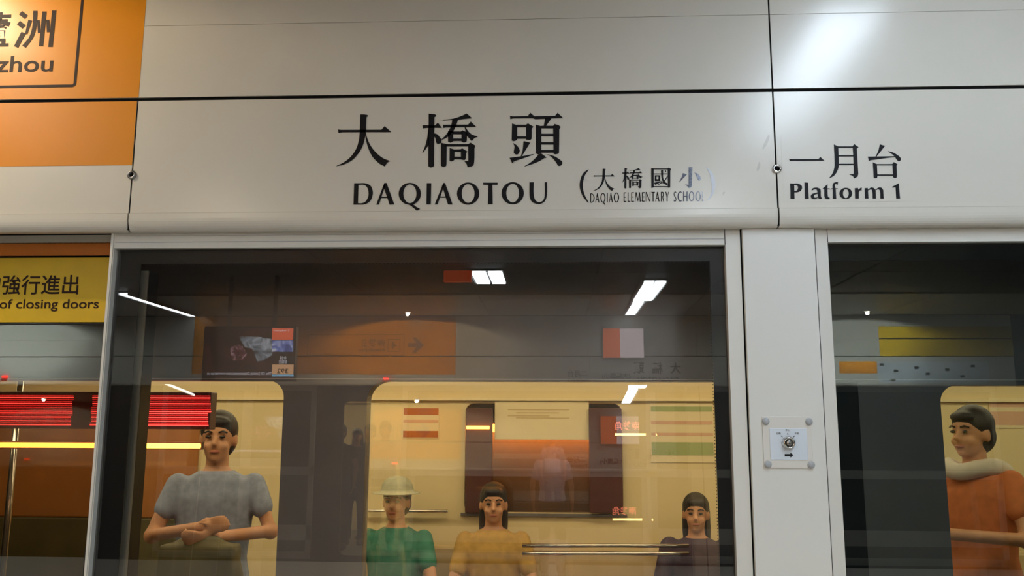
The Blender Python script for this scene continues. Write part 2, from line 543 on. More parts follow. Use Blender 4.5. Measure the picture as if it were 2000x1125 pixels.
def school_words(mb, fn):
    c1 = [('D', 365, 480, 766, 1005), ('A', 497, 605, 762, 1003), ('Q', 632, 760, 757, 1000), ('I', 795, 820, 753, 998), ('A', 850, 955, 750, 998),
          ('O', 975, 1115, 745, 997), ('E', 1232, 1300, 740, 985), ('L', 1337, 1400, 738, 982), ('E', 1427, 1497, 737, 982), ('M', 1522, 1675, 736, 980), ('E', 1705, 1775, 735, 978)]
    c2 = [('N', 15, 125, 748, 985), ('T', 152, 238, 747, 984), ('A', 248, 352, 746, 984), ('R', 385, 465, 746, 984), ('Y', 492, 582, 745, 983)]
    for ch, a, b, y0, y1 in c1:
        letters(mb, CAPS[ch], remap((0, 0, 100, 100), (1125 + a / 13.236, 320 + y0 / 13.236, 1125 + b / 13.236, 320 + y1 / 13.236), fn))
    for ch, a, b, y0, y1 in c2:
        letters(mb, CAPS[ch], remap((0, 0, 100, 100), (1260 + a / 12.5, 315 + y0 / 12.5, 1260 + b / 12.5, 315 + y1 / 12.5), fn))


def school_worn(mb, fn):
    for ch, a, b, y0, y1 in [('S', 695, 765, 742, 982), ('C', 790, 895, 740, 980), ('H', 925, 1035, 739, 978), ('O', 1065, 1200, 738, 976), ('O', 1225, 1360, 738, 975), ('L', 1390, 1440, 738, 974)]:
        letters(mb, CAPS[ch], remap((0, 0, 100, 100), (1260 + a / 12.5, 315 + y0 / 12.5, 1260 + b / 12.5, 315 + y1 / 12.5), fn))


def text_mesh(body, bold=0.0, depth=0.0):
    """triangles of a line of type in its own 2D frame -> (verts, faces)"""
    cu = bpy.data.curves.new('type', 'FONT')
    cu.body = body
    cu.offset = bold
    cu.resolution_u = 4
    ob = bpy.data.objects.new('type', cu)
    COL.objects.link(ob)
    dg = bpy.context.evaluated_depsgraph_get()
    me = bpy.data.meshes.new_from_object(ob.evaluated_get(dg))
    vs = [v.co.copy() for v in me.vertices]
    fs = [list(p.vertices) for p in me.polygons]
    bpy.data.objects.remove(ob)
    bpy.data.curves.remove(cu)
    bpy.data.meshes.remove(me)
    return vs, fs


def type_line(mb, body, x0, x1, z0, z1, Y, bold=0.0, flip=False, box=None):
    """set a line of type on the plane Y: its ink fills x0..x1 by z0..z1. flip: reads from the -Y side's back"""
    vs, fs = text_mesh(body, bold)
    if not vs:
        return
    ax, bx_ = min(v.x for v in vs), max(v.x for v in vs)
    ay, by = min(v.y for v in vs), max(v.y for v in vs)
    out = []
    for v in vs:
        u = (v.x - ax) / max(1e-6, bx_ - ax)
        w = (v.y - ay) / max(1e-6, by - ay)
        x = (x1 + (x0 - x1) * u) if flip else (x0 + (x1 - x0) * u)
        out.append((x, Y, z0 + (z1 - z0) * w))
    mb.add(out, fs)


def frame_rect(mb, x0, x1, z0, z1, w, Y, r=0.0):
    """flat outline of a rectangle (line width w, outer corner radius r) on the plane Y"""
    def rr(a, b, c, d, q):
        o = []
        for cx, cz, s in ((b - q, d - q, 0), (a + q, d - q, 1), (a + q, c + q, 2), (b - q, c + q, 3)):
            for k in range(7):
                t = (s + k / 6.0) * PI / 2
                o.append((cx + q * math.cos(t), Y, cz + q * math.sin(t)))
        return o
    mb.ring(rr(x0, x1, z0, z1, max(r, 1e-4)), rr(x0 + w, x1 - w, z0 + w, z1 - w, max(r - w, 1e-4)))


# ------------------------------------------------------------------ setting
SX_L, SX_R = -1.1400, 0.5830            # seams of the fascia
Z_SEAM, Z_BOT, Z_TOP = 2.4895, 2.1170, 3.00
XMIN, XMAX = -8.0, 6.0
G = 0.0022

floor = struct(bx(XMIN, XMAX, -8.35, 0.25, -0.1, 0.0).build('floor', 'floor'))
cm = MB()
cm.box(XMIN, XMAX, -9.2, 0.8, 3.03, 3.13)
ceil_o = struct(cm.build('ceiling', 'ceil'))
for nm, y0, y1 in (('trim_1', -1.55, -0.02), ('trim_2', -8.42, -6.75)):
    m = MB()
    x = XMIN
    while x < XMAX - 0.05:
        m.box(x + 0.006, min(x + 1.2, XMAX) - 0.006, y0, y1, 3.0, 3.03)
        x += 1.2
    struct(m.build(nm, 'ceil_lt'))
m = MB()
x = XMIN
while x < XMAX - 0.05:
    y = -6.70
    while y < -1.6:
        m.box(x + 0.006, min(x + 1.2, XMAX) - 0.006, y + 0.006, min(y + 1.2, -1.6) - 0.006, 3.012, 3.03)
        y += 1.2
    x += 1.2
struct(m.build('trim_3', 'ceil'))
struct(bx(XMIN, XMAX, 0.07, 0.30, 2.13, 3.03).build('wall_front', 'gap'))
struct(bx(XMIN, XMAX, FAR_Y - 0.3, FAR_Y - 0.07, 2.13, 3.03).build('wall_back', 'gap'))
struct(bx(XMIN - 0.2, XMIN, -9.0, 4.6, -1.2, 3.6).build('wall_left', 'tunnel'))
struct(bx(XMAX, XMAX + 0.2, -9.0, 4.6, -1.2, 3.6).build('wall_right', 'tunnel'))
struct(bx(XMIN, XMAX, 3.9, 4.1, -1.2, 3.6).build('wall_tunnel', 'tunnel'))


# ------------------------------------------------------------------ fascia panels
def lower_profile(Y0, s=1):
    """section (y, z) of a lower fascia panel with its rolled bottom lip; s=-1 faces the other way"""
    p = [(0.0, Z_SEAM - 0.006), (0.0, 2.1668), (0.0012, 2.1662), (-0.0045, 2.1650)]
    for k in range(0, 8):
        t = k / 7.0 * PI / 2
        p.append((-0.0045 + 0.017 * (1 - math.cos(t)), 2.150 - (2.150 - Z_BOT) * math.sin(t)))
    p += [(0.027, Z_BOT), (0.027, Z_SEAM - 0.006)]
    return [(Y0 + s * y, z) for y, z in p]


def lower_panel(name, x0, x1, Y0, s, label, mat='panel', cat='sign panel', group=None):
    m = MB()
    pr = lower_profile(Y0, s)
    m.prism([(x0 + G, y, z) for y, z in pr], (x1 - x0 - 2 * G, 0, 0))
    o = m.build(name, mat)
    return tag(o, label, cat, group)


def upper_panel(name, x0, x1, Y0, s, label, groove=True, cat='sign panel'):
    m = MB()
    zg = 2.703
    a, b = (Y0, Y0 + s * 0.062)
    m.box(x0 + G, x1 - G, min(a, b), max(a, b), Z_SEAM + 0.004, zg - 0.0006)
    m.box(x0 + G, x1 - G, min(a, b), max(a, b), zg + 0.0006, Z_TOP - 0.004)
    return tag(m.build(name, 'panel'), label, cat)


def bolt(x, z, Y0, s, parent, mat='bolt'):
    m = MB()
    m.lathe((x, Y0, z), (0, -s, 0), [(0.0125, 0), (0.0125, 0.002), (0.0105, 0.0045), (0.007, 0.0058), (0.0065, 0.003), (0.0, 0.003)], 24)
    o = m.build('bolt', mat, parent)
    q = MB()
    q.lathe((x, Y0 - s * 0.0031, z), (0, -s, 0), [(0.0042, 0.0), (0.0042, 0.0022), (0.0, 0.0022)], 6)
    q.build('bolt_socket', 'gap', o)
    return o


m = MB()
m.box(XMIN, XMAX, 0.004, 0.07, Z_SEAM - 0.0075, Z_SEAM + 0.0055)
m.box(SX_L - 0.0035, SX_L + 0.0035, 0.003, 0.07, Z_BOT + 0.004, Z_SEAM)
m.box(SX_R - 0.0035, SX_R + 0.0035, 0.003, 0.07, Z_BOT + 0.004, Z_TOP)
struct(m.build('trim_5', 'gap'))
upL = upper_panel('fascia_panel', -3.2, SX_R, 0.0, 1, 'upper cream fascia panel with orange end and boxed Luzhou destination sign')
upR = upper_panel('fascia_panel', SX_R, 3.4, 0.0, 1, 'upper cream fascia panel over the Platform 1 panel, with a pale light streak')
loL = lower_panel('fascia_panel', -3.2, SX_L, 0.0, 1, 'lower fascia panel half orange and half white, above the yellow door sticker')
loC = lower_panel('fascia_panel', SX_L, SX_R, 0.0, 1, 'long cream fascia panel lettered DAQIAOTOU with Chinese station name')
loR = lower_panel('fascia_panel', SX_R, 3.4, 0.0, 1, 'cream fascia panel lettered Platform 1, right of the station name')

XO = -1.1385
film = bx(-3.2, XO, -0.0006, 0.001, Z_SEAM + 0.0042, Z_TOP - 0.0042).build('orange_film', 'orange', upL)
zf = at(120, 324, 0).z
bx(-3.2 + 0.001, SX_L - G, -0.0006, 0.001, zf, Z_SEAM - 0.0062).build('orange_film', 'orange', loL)
bolt(SX_L, at(250, 342, 0).z, -0.0006, 1, loC)
bolt(SX_R + 0.001, at(1522, 330, 0).z, -0.0006, 1, loR, 'chrome')

# destination sign on the orange end
m = MB()
letters(m, ZHOU, crop(0, 0, 5.92, 0, -0.0013))
a, b = at(-55, 95, 0), at(23, 30, 0)
type_line(m, '蘆', a.x, b.x, a.z, at(23, 24, 0).z, -0.0013, 0.018)
a, b = at(-62, 143, 0), at(106, 108, 0)
type_line(m, 'Luzhou', a.x, b.x, a.z, b.z, -0.0013, 0.012)
m.build('destination_lettering', 'ink_brown', upL)
m = MB()
frame_rect(m, -2.45, at(155, 100, 0).x, at(60, 171.5, 0).z, 2.93, 0.0078, -0.0013, 0.012)
m.build('destination_border', 'ink_brown', upL)

# station name
for gl_, x0_ in ((DA, 650), (QIAO, 815), (TOU, 985)):
    m = MB()
    letters(m, gl_, crop(x0_, 210, 8.654, 0))
    m.build('chinese_character', 'ink', loC)
m = MB()
letters(m, D_ + A_ + Q_ + I_ + A2_, crop(680, 345, 10, 0))
letters(m, OTOU, crop(880, 345, 10, 0))
m.build('latin_lettering', 'ink', loC)
m = MB()
c1 = crop(1125, 320, 13.236, 0)
letters(m, LPAREN, c1)
letters(m, DA, remap((62, 116, 985, 1000), (447, 130, 1000, 705), c1))
letters(m, QIAO, remap((85, 100, 1022, 1018), (1190, 112, 1722, 640), c1))
c2 = crop(1260, 315, 12.5, 0)
letters(m, GUO, c2)
school_words(m, lambda x, y: at(x, y, 0) + Vector((0, -0.0008, 0)))
m.build('school_lettering', 'ink_soft', loC)
m = MB()
letters(m, XIAO, c2)
school_worn(m, lambda x, y: at(x, y, 0) + Vector((0, -0.0008, 0)))
m.build('school_lettering', 'worn', loC, label='lettering worn pale and silvery')

# grey rub marks near the right seam
MAT['smudge'] = pbr('rub_mark', (0.30, 0.29, 0.28), 0.6, var=0.3, scale=200)
MAT['smudge'].node_tree.nodes['Principled BSDF'].inputs['Alpha'].default_value = 0.14
for sm in ('1501,263s 1503,268s 1498,282s 1491,292s 1489,288s 1495,274s', '1483,316s 1485,324s 1480,335s 1478,331s 1480,322s', '1413,374s 1416,376s 1412,381s 1411,378s'):
    m = MB()
    letters(m, [sm], lambda x, y: at(x, y, 0) + Vector((0, -0.0006, 0)))
    m.build('rub_mark', 'smudge', loC)

# platform number, printed on its own clear film
a, b = at(1531, 395, 0), at(1782, 262, 0)
bx(a.x, b.x, -0.0005, 0.001, a.z, b.z).build('clear_film', 'film', loR)
m = MB()
letters(m, YI + YUE, crop(1530, 270, 8.65, 0, -0.0012))
letters(m, PLATF, crop(1530, 270, 8.65, 0, -0.0012))
letters(m, TAI + ORM1, crop(1650, 270, 8.65, 0, -0.0012))
m.build('platform_lettering', 'ink', loR)


# ------------------------------------------------------------------ platform screen: fixed pane, post, right pane, sliding door
Z_FT = at(800, 481.5, 0.03).z
FLx, FRx = -1.1975, at(1446, 445, 0.02).x        # outer frame of the fixed pane
GRx = at(1421, 600, 0.03).x                       # glass ends, right


def fixed_screen(name, x0, x1, gl, gr, label, mat, zt=None, gz=0.03):
    zt = zt or Z_FT
    e = empty(name, ((x0 + x1) / 2, 0.06, 0.0), label, 'glass screen')
    m = MB()
    m.box(x0, x1, gz, 0.11, zt, 2.124)
    m.box(x0, x1, gz, 0.11, 0.0, 0.10)
    if gl > x0:
        m.box(x0, gl, gz, 0.11, 0.10, zt)
    if gr < x1:
        m.box(gr, x1, gz, 0.11, 0.10, zt)
    f = m.build('screen_frame', 'frame', e)
    q = MB()
    q.face([(gl, GLASS_Y, 0.10), (gr, GLASS_Y, 0.10), (gr, GLASS_Y, zt), (gl, GLASS_Y, zt)])
    q.build('glass_pane', mat, e)
    return e, f


scr, scr_f = fixed_screen('platform_screen', FLx, FRx, FLx + 0.0085, GRx, 'large fixed glass screen with cream frame under the station name panel', 'glass')
# thin ledge lines of the header extrusion
m = MB()
for py in (457.5, 470):
    z = at(800, py, 0.03).z
    m.box(FLx + 0.01, GRx, 0.0288, 0.0305, z - 0.0008, z + 0.0008)
m.build('header_groove', 'capgrey', scr)
m = MB()
m.box(GRx - 0.0012, GRx + 0.0002, 0.0285, 0.031, Z_FT, 2.118)
m.build('header_joint', 'gap', scr)
# printed black border on the back of the glass
Yf = GLASS_Y + 0.006
fx0, fx1 = at(262, 700, Yf).x, at(1394, 745, Yf).x
fz = at(800, 513, Yf).z
m = MB()
m.box(FLx + 0.01, GRx, Yf, Yf + 0.002, fz, Z_FT)
m.box(FLx + 0.01, fx0, Yf, Yf + 0.002, 0.1, fz)
m.box(fx1, GRx, Yf, Yf + 0.002, 0.1, fz)
m.build('black_border', 'frit', scr)
m = MB()
n = 150
for i in range(n):
    x = fx0 + 0.02 + (fx1 - fx0 - 0.02) * i / n
    m.box(x, x + 0.003, Yf, Yf + 0.001, fz - 0.0035, fz - 0.0012)
for i in range(130):
    z = 0.95 + (fz - 0.95) * i / 130
    m.box(fx1 - 0.0035, fx1 - 0.0012, Yf, Yf + 0.001, z, z + 0.003)
m.build('border_dots', 'dots', scr)
# post behind the left edge of the glass
xa, xb = at(263, 600, 0.085).x, at(285, 600, 0.085).x
po = bx(xa - 0.03, xb, 0.0895, 0.15, 0.1, Z_FT - 0.05).build('rear_post', 'frit', scr, 0.002)
bx(xa, xb, 0.085, 0.0895, 0.1, Z_FT - 0.052).build('post_strip', 'strip', po)
# white edge strip beside the door
bx(FLx - 0.0005, FLx + 0.006, 0.026, 0.03, 0.0, 2.118).build('edge_strip', 'frame', scr)
# two scratches on the right border
m = MB()
for px in (1424, 1428):
    a = at(px, 793, 0.049)
    m.box(a.x, a.x + 0.005, 0.0485, 0.0495, a.z - 0.0005, a.z + 0.0006)
    a = at(px + 1, 801, 0.049)
    m.box(a.x, a.x + 0.005, 0.0485, 0.0495, a.z - 0.0005, a.z + 0.0006)
m.build('scratch', 'label', scr)

# post cover with the key switch
pc0, pc1 = FRx + 0.0045, at(1590, 445, 0.02).x
post = tag(bx(pc0, pc1, 0.02, 0.11, 0.0, 2.1165).build('post_cover', 'post', None, 0.0015), 'plain cream post cover carrying the key switch plate, between two glass screens', 'post cover')
struct(bx(FRx - 0.002, pc1 + 0.006, 0.032, 0.108, 0.0, 2.1165).build('trim_4', 'gap'))

ZR = at(1800, 472, 0.03).z
scrR, _ = fixed_screen('platform_screen', pc1 + 0.0045, 3.3, at(1618, 500, 0.03).x, 3.3 - 0.05, 'right-hand glass screen with cream frame, below the Platform 1 panel', 'glass_r', ZR)
gl2 = at(1618, 500, 0.03).x
bx(gl2 - 0.0006, gl2 + 0.0006, 0.0285, 0.031, ZR, 2.118).build('header_joint', 'gap', scrR)
m = MB()
m.box(gl2, 3.25, Yf, Yf + 0.002, at(1800, 508, Yf).z, ZR)
xg = at(1672, 1000, Yf + 0.09).x
m.build('black_border', 'frit', scrR)
bx(gl2 + 0.001, xg, 0.075, 0.145, 0.1, at(1800, 748, 0.08).z).build('rear_post', 'frit', scrR, 0.002)

# key switch
ks = empty('key_switch', at(1540, 862, 0.02), 'square key switch plate with white label on the cream post cover', 'key switch')
Yk = 0.0195
def pl(px, py, Y=Yk):
    return at(px, py, Y)
a, b = pl(1490, 914), pl(1588, 814)
bx(at(1490, 862, Yk).x, at(1586, 862, Yk).x, 0.0172, 0.0199, a.z, b.z).build('mounting_plate', 'clear', ks, 0.0008)
a, b = pl(1504.5, 898), pl(1575, 837)
bx(a.x, b.x, 0.0158, 0.0173, a.z, b.z).build('label_plate', 'label', ks, 0.0006)
for px, py in ((1495.5, 823), (1580, 823.5), (1500, 907), (1584.5, 908)):
    c = pl(px, py, 0.017)
    m = MB()
    m.lathe((c.x, 0.0172, c.z), (0, -1, 0), [(0.0092, 0), (0.0092, 0.0015), (0.008, 0.0036), (0.0052, 0.0052), (0.0, 0.0058)], 24)
    m.build('screw_cap', 'capgrey', ks)
c = pl(1541, 865, 0.01)
m = MB()
m.lathe((c.x, 0.016, c.z), (0, -1, 0), [(0.0165, 0), (0.0165, 0.004), (0.0145, 0.0075), (0.0145, 0.010), (0.0125, 0.0118), (0.0105, 0.0112), (0.0100, 0.0085), (0.0, 0.0085)], 36)
kc = m.build('key_cylinder', 'chrome', ks)
m = MB()
m.lathe((c.x, 0.0078, c.z), (0, -1, 0), [(0.0072, 0), (0.0072, 0.0022), (0.0060, 0.003), (0.0, 0.003)], 28)
m.build('key_plug', 'bolt', kc)
bx(c.x - 0.0008, c.x + 0.0008, 0.0044, 0.0049, c.z - 0.0038, c.z + 0.0038).build('key_slot', 'gap', kc)
m = MB()
Ym = 0.0155
kz = lambda x, y: at(1460 + x / 7.033, 780 + y / 7.033, Ym)
letters(m, ['510,750 588,750 588,730 632,766 588,803 588,782 510,782', '455,500 462,496 484,516 476,522', '546,462 555,462 557,490 549,490', '628,516 645,497 652,503 636,522'], kz)
def tiny(body, x0, x1, y0, y1):
    a, b = kz(x0, y1), kz(x1, y0)
    type_line(m, body, a.x, b.x, a.z, b.z, Ym, 0.0)
tiny('自動', 398, 456, 452, 482)
tiny('停止', 520, 576, 408, 438)
tiny('手動', 648, 706, 452, 482)
m.build('switch_marking', 'ink_soft', ks)

# sliding door at the left (leaf behind the frame line)
YD = 0.10
dr = empty('sliding_door', (-1.9, YD, 0.0), 'glass sliding door leaf with orange band and yellow warning sticker, far left', 'door')
dx1 = at(214, 600, YD).x
m = MB()
zdt = at(100, 474, YD).z
m.box(-3.1, dx1, YD, YD + 0.05, zdt - 0.002, 2.15)
m.box(-3.1, dx1, YD, YD + 0.05, 0.02, 0.14)
m.box(-3.1, -3.02, YD, YD + 0.05, 0.14, zdt)
m.build('door_frame', 'panel', dr)
m = MB()
m.box(dx1 - 0.002, FLx - 0.001, YD + 0.002, YD + 0.05, 0.02, 2.14)
m.build('door_seal', 'rubber', dr)
q = MB()
q.face([(-3.02, YD + 0.01, 0.14), (dx1, YD + 0.01, 0.14), (dx1, YD + 0.01, zdt), (-3.02, YD + 0.01, zdt)])
q.build('glass_pane', 'glass_d', dr)
zo0 = at(100, 499, YD).z
bx(-3.0, dx1, YD + 0.0, YD + 0.0092, zo0, zdt).build('orange_band', 'orange_dark', dr)
zs1, zs0 = at(100, 503, YD).z, at(100, 629, YD).z
st = bx(-3.0, at(210, 600, YD).x, YD + 0.003, YD + 0.0085, zs0, zs1).build('warning_sticker', 'yellow', dr)
bx(-3.0, at(210, 600, YD).x, YD + 0.006, YD + 0.0091, zs1, zo0).build('band_shadow_gap', 'gap', dr)
m = MB()
Ys = YD + 0.0022
a, b = at(-76, 576, YD), at(154.5, 536, YD)
type_line(m, '請勿強行進出', a.x, b.x, a.z, b.z, Ys, 0.012)
a, b = at(-102, 608.5, YD), at(193, 583.5, YD)
type_line(m, 'Beware of closing doors', a.x, b.x, a.z, b.z, Ys, 0.012)
m.build('warning_lettering', 'ink_brown', st)
bx(-3.0, dx1 - 0.004, YD + 0.002, YD + 0.0094, at(100, 631, YD).z - 0.003, at(100, 631, YD).z).build('sticker_edge', 'rubber', dr)
# yellow and black hazard grip on the leaf edge
m = MB()
a, b = at(164, 1150, YD), at(178, 1062, YD)
m.prism([(a.x, YD - 0.012, a.z), (b.x, YD - 0.012, a.z), (b.x, YD - 0.012, b.z - 0.006), (b.x - 0.006, YD - 0.012, b.z), (a.x + 0.006, YD - 0.012, b.z), (a.x, YD - 0.012, b.z - 0.006)], (0, 0.014, 0))
gp = m.build('hazard_grip', 'rubber', dr, 0.002)
m = MB()
for k in range(3):
    z = at(170, 1112 + k * 24, YD).z
    m.box(a.x + 0.004, b.x - 0.004, YD - 0.0128, YD - 0.011, z - 0.010, z + 0.008)
m.build('hazard_stripe', 'yellow', gp)


# ------------------------------------------------------------------ train
YT = 0.38          # outer face of the near car side
def shape_hole(x0, x1, z0, z1, r):
    o = []
    for cx, cz, s in ((x1 - r, z1 - r, 0), (x0 + r, z1 - r, 1), (x0 + r, z0 + r, 2), (x1 - r, z0 + r, 3)):
        for k in range(7):
            t = (s + k / 6.0) * PI / 2
            o.append((cx + r * math.cos(t), cz + r * math.sin(t)))
    return o


def wall_with_holes(mb, x0, x1, z0, z1, holes, Y, d, frame=None):
    """car side with rounded window openings: a column of quads between windows plus a ring round each"""
    xs = sorted(holes, key=lambda h: h[0])
    cur = x0
    for (a, b, c, e, r) in xs:
        mb.box(cur, a, Y, Y + d, z0, z1)
        mb.box(a, b, Y, Y + d, e, z1)
        mb.box(a, b, Y, Y + d, z0, c)
        hp = shape_hole(a, b, c, e, r)
        # corner fillets
        for (cx, cz, s) in ((b, e, 0), (a, e, 1), (a, c, 2), (b, c, 3)):
            pts = [(cx, Y, cz)] + [(p[0], Y, p[1]) for p in hp[s * 7:(s + 1) * 7]]
            mb.prism(pts, (0, d, 0))
        cur = b
    mb.box(cur, x1, Y, Y + d, z0, z1)


train = empty('metro_train', (0.0, 1.8, -0.05), 'metro train standing behind the platform screens, lit cream inside', 'train')
TZ0, TZ1 = -0.9, 2.75
zw1 = 1.739
A0, A1 = at(-300, 800, YT).x, at(553, 800, YT).x
B0, B1 = at(716, 800, YT).x, 0.86
C0, C1 = at(1838, 800, YT).x, 2.9
wins = [(A0, A1, 0.93, zw1, 0.05), (B0, B1, 0.93, zw1, 0.06), (C0, C1, 0.93, zw1 - 0.01, 0.05)]
m = MB()
wall_with_holes(m, -4.2, 5.2, TZ0, TZ1, wins, YT, 0.06)
m.build('car_side', 'steel', train)
m = MB()
m.box(-4.2, 5.2, YT - 0.004, YT + 0.001, zw1 + 0.004, zw1 + 0.0065)
m.build('drip_rail', 'alu', train)
m = MB()
YL = 3.10
hx0, hx1 = at(908, 900, YL).x, at(1216, 900, YL).x
hz0, hz1 = at(1050, 1002, YL).z, at(1050, 788, YL).z
holes = [(-3.95, -3.5, 1.05, 1.78, 0.06), (hx0, hx1, hz0, hz1, 0.05), (3.5, 4.2, 1.05, 1.78, 0.06)]
wall_with_holes(m, -4.2, 5.2, TZ0, TZ1, holes, 3.16, 0.06)
m.box(-4.2, -4.1, YT, 3.22, TZ0, TZ1)
m.box(5.1, 5.2, YT, 3.22, TZ0, TZ1)
m.build('car_far_side', 'steel_dk', train)
m = MB()
m.box(-4.2, 5.2, YT, 3.22, 2.62, 2.75)
m.build('car_roof', 'steel_dk', train)
bx(-4.1, 5.1, YT + 0.06, 3.16, -0.12, 0.0).build('car_floor', 'floor_in', train)
bx(-4.1, 5.1, YT + 0.06, 3.16, 2.18, 2.22).build('car_ceiling', 'inwall2', train)
for y in (1.1, 2.35):
    bx(-4.0, 5.0, y - 0.09, y + 0.09, 2.155, 2.18).build('ceiling_light', 'trainlamp', train)
# tilted window panes: the car side leans inwards, so the panes do too
for (a, b, c, e, r) in wins:
    q = MB()
    t = math.tan(math.radians(3.45)) * (e - c)
    q.face([(a, YT + 0.003, c), (b, YT + 0.003, c), (b, YT + 0.003 + t, e), (a, YT + 0.003 + t, e)])
    q.build('window_pane', 'glass_t', train)

# far side lining with its windows
YL = 3.10
m = MB()
hx0, hx1 = at(908, 900, YL).x, at(1216, 900, YL).x
hz0, hz1 = at(1050, 1002, YL).z, at(1050, 788, YL).z
cl0, cl1 = at(385, 900, YL).x, at(560, 900, YL).x
holes = [(-3.95, -3.5, 1.05, 1.78, 0.06), (hx0, hx1, hz0, hz1, 0.05), (3.5, 4.2, 1.05, 1.78, 0.06)]
wall_with_holes(m, -4.1, 5.1, 0.0, 2.18, holes, YL, 0.05)
m.build('lining', 'inwall', train)
for (a, b, c, e, r) in holes:
    m = MB()
    m.box(a - 0.005, b + 0.005, YL + 0.045, YL + 0.05, c - 0.005, e + 0.005)
    m.build('far_window_pane', 'glass_t', train)
m = MB()
z = at(1050, 781, YL).z
m.box(-4.1, 5.1, YL - 0.03, YL, z - 0.006, z + 0.01)
m.box(-4.1, 5.1, YL - 0.012, YL, 1.93, 2.18)
m.build('cove_rail', 'inwall2', train)
# bronze far-side door behind the first window
a, b = at(-60, 1000, YL - 0.02), at(392, 800, YL - 0.02)
MAT['backboard'] = pbr('backboard', (0.22, 0.19, 0.15), 0.8)
MAT['bronze'] = pbr('bronze_door', (0.40, 0.155, 0.04), 0.5, var=0.1)
MAT['olive'] = pbr('olive_skirt', (0.10, 0.085, 0.035), 0.6, var=0.2)
dd = bx(a.x, b.x, YL - 0.03, YL - 0.001, 1.05, 1.72).build('far_door', 'bronze', train, 0.01)
bx(a.x, b.x, YL - 0.034, YL - 0.001, 0.05, 1.05).build('door_skirt', 'olive', dd, 0.01)
# cream advert panel across the top of the far window
a, b = at(966, 858, YL - 0.01), at(1150, 783, YL - 0.01)
ap = bx(a.x, b.x, YL - 0.014, YL - 0.002, a.z, b.z).build('advert_panel', 'inwall2', train, 0.002)
m = MB()
for k, py in enumerate((800, 806, 812, 816)):
    z = at(1050, py, YL - 0.02).z
    x0 = a.x + 0.08 + 0.05 * (k % 2)
    m.box(x0, b.x - 0.12 - 0.06 * (k % 3), YL - 0.0155, YL - 0.0142, z - 0.004, z + 0.002)
m.build('advert_print', 'seat', ap)
# window sill and chrome rails
m = MB()
m.box(hx0 - 0.02, hx1 + 0.02, YL - 0.02, YL, hz0 - 0.018, hz0 - 0.002)
m.build('window_sill', 'steel', train)
Yr = 2.62
for py in (1066, 1081):
    p0, p1 = at(1020, py, Yr), at(1345, py, Yr)
    m = MB()
    m.tube([(p0.x, Yr, p0.z), (p1.x, Yr, p1.z)], 0.011, 12)
    m.build('hand_rail', 'chrome', train)
m = MB()
p0, p1 = at(680, 997, 3.06), at(875, 997, 3.06)
m.tube([(p0.x, 3.06, p0.z), (p1.x, 3.06, p0.z)], 0.010, 12)
m.build('hand_rail', 'chrome', train)
# posters on the lining
def poster(x0, x1, y0, y1, strips):
    a, b = at(x0, y1, YL - 0.004), at(x1, y0, YL - 0.004)
    o = bx(a.x, b.x, YL - 0.005, YL - 0.0005, a.z, b.z).build('poster', 'inwall2', train)
    for (u0, u1, mt) in strips:
        z1 = b.z + (a.z - b.z) * u0
        z0 = b.z + (a.z - b.z) * u1
        bx(a.x + 0.004, b.x - 0.004, YL - 0.0062, YL - 0.0048, z0, z1).build('poster_band', mt, o)
MAT['p_red'] = pbr('poster_red', (0.42, 0.10, 0.03), 0.5)
MAT['p_pink'] = pbr('poster_pink', (0.72, 0.44, 0.30), 0.5)
MAT['p_green'] = pbr('poster_green', (0.38, 0.44, 0.20), 0.5)
poster(786, 858, 796, 856, [(0.02, 0.24, 'p_red'), (0.4, 0.5, 'p_pink'), (0.76, 0.97, 'p_red')])
poster(1935, 2080, 778, 836, [(0.05, 0.3, 'p_pink'), (0.45, 0.9, 'p_pink')])
poster(1272, 1392, 788, 903, [(0.05, 0.14, 'p_green'), (0.30, 0.36, 'p_pink'), (0.50, 0.55, 'p_pink'), (0.66, 0.88, 'p_green')])
# far bench: seat pan, back and end partition
for x0, x1, end in ((-1.45, 1.75, 1), (2.0, 4.0, 0)):
    bx(x0, x1, 2.62, 3.04, 0.40, 0.46).build('seat', 'seat', train, 0.015)
    bx(x0, x1, 2.99, 3.04, 0.46, 0.92).build('seat_back', 'seat', train, 0.02)
    if end:
        bx(x1, x1 + 0.03, 2.6, 3.06, 0.05, 1.30).build('seat_partition', 'maroon', train, 0.01)
# vertical grab poles
for x, y in ((-0.9, 1.9), (1.55, 1.9), (-2.6, 1.9)):
    m = MB()
    m.tube([(x, y, 0.0), (x, y, 2.18)], 0.016, 12)
    m.build('grab_pole', 'chrome', train)
# maroon draught screens beside the far window
for px0, px1 in ((908, 962), (1152, 1214)):
    a, b = at(px0, 1002, YL - 0.05), at(px1, 797, YL - 0.05)
    bx(a.x, b.x, YL - 0.05, YL - 0.02, a.z, b.z).build('draught_screen', 'maroon', train, 0.006)
# added amber light behind the far window, for the orange glow at its head
m = MB()
a, b = at(940, 850, 3.3), at(1190, 850, 3.3)
glowA = empty('added_glow', ((a.x + b.x) / 2, 3.5, a.z + 0.12), 'added amber light making the orange glow in the head of the far train window', 'lamp')
bx(a.x, b.x, 3.30, 3.36, a.z + 0.02, a.z + 0.07).build('lamp_tube', 'glow', glowA)
bx(a.x - 0.02, b.x + 0.02, 3.28, 3.40, a.z + 0.075, a.z + 0.10).build('glow_hood', 'steel_dk', glowA)
bx(a.x - 0.25, b.x + 0.25, 3.42, 3.44, 0.9, 1.9).build('glow_backboard', 'backboard', glowA)
for x in (a.x, b.x):
    bx(x - 0.02, x + 0.02, 3.44, 3.905, 1.5, 1.54).build('bracket', 'steel_dk', glowA)

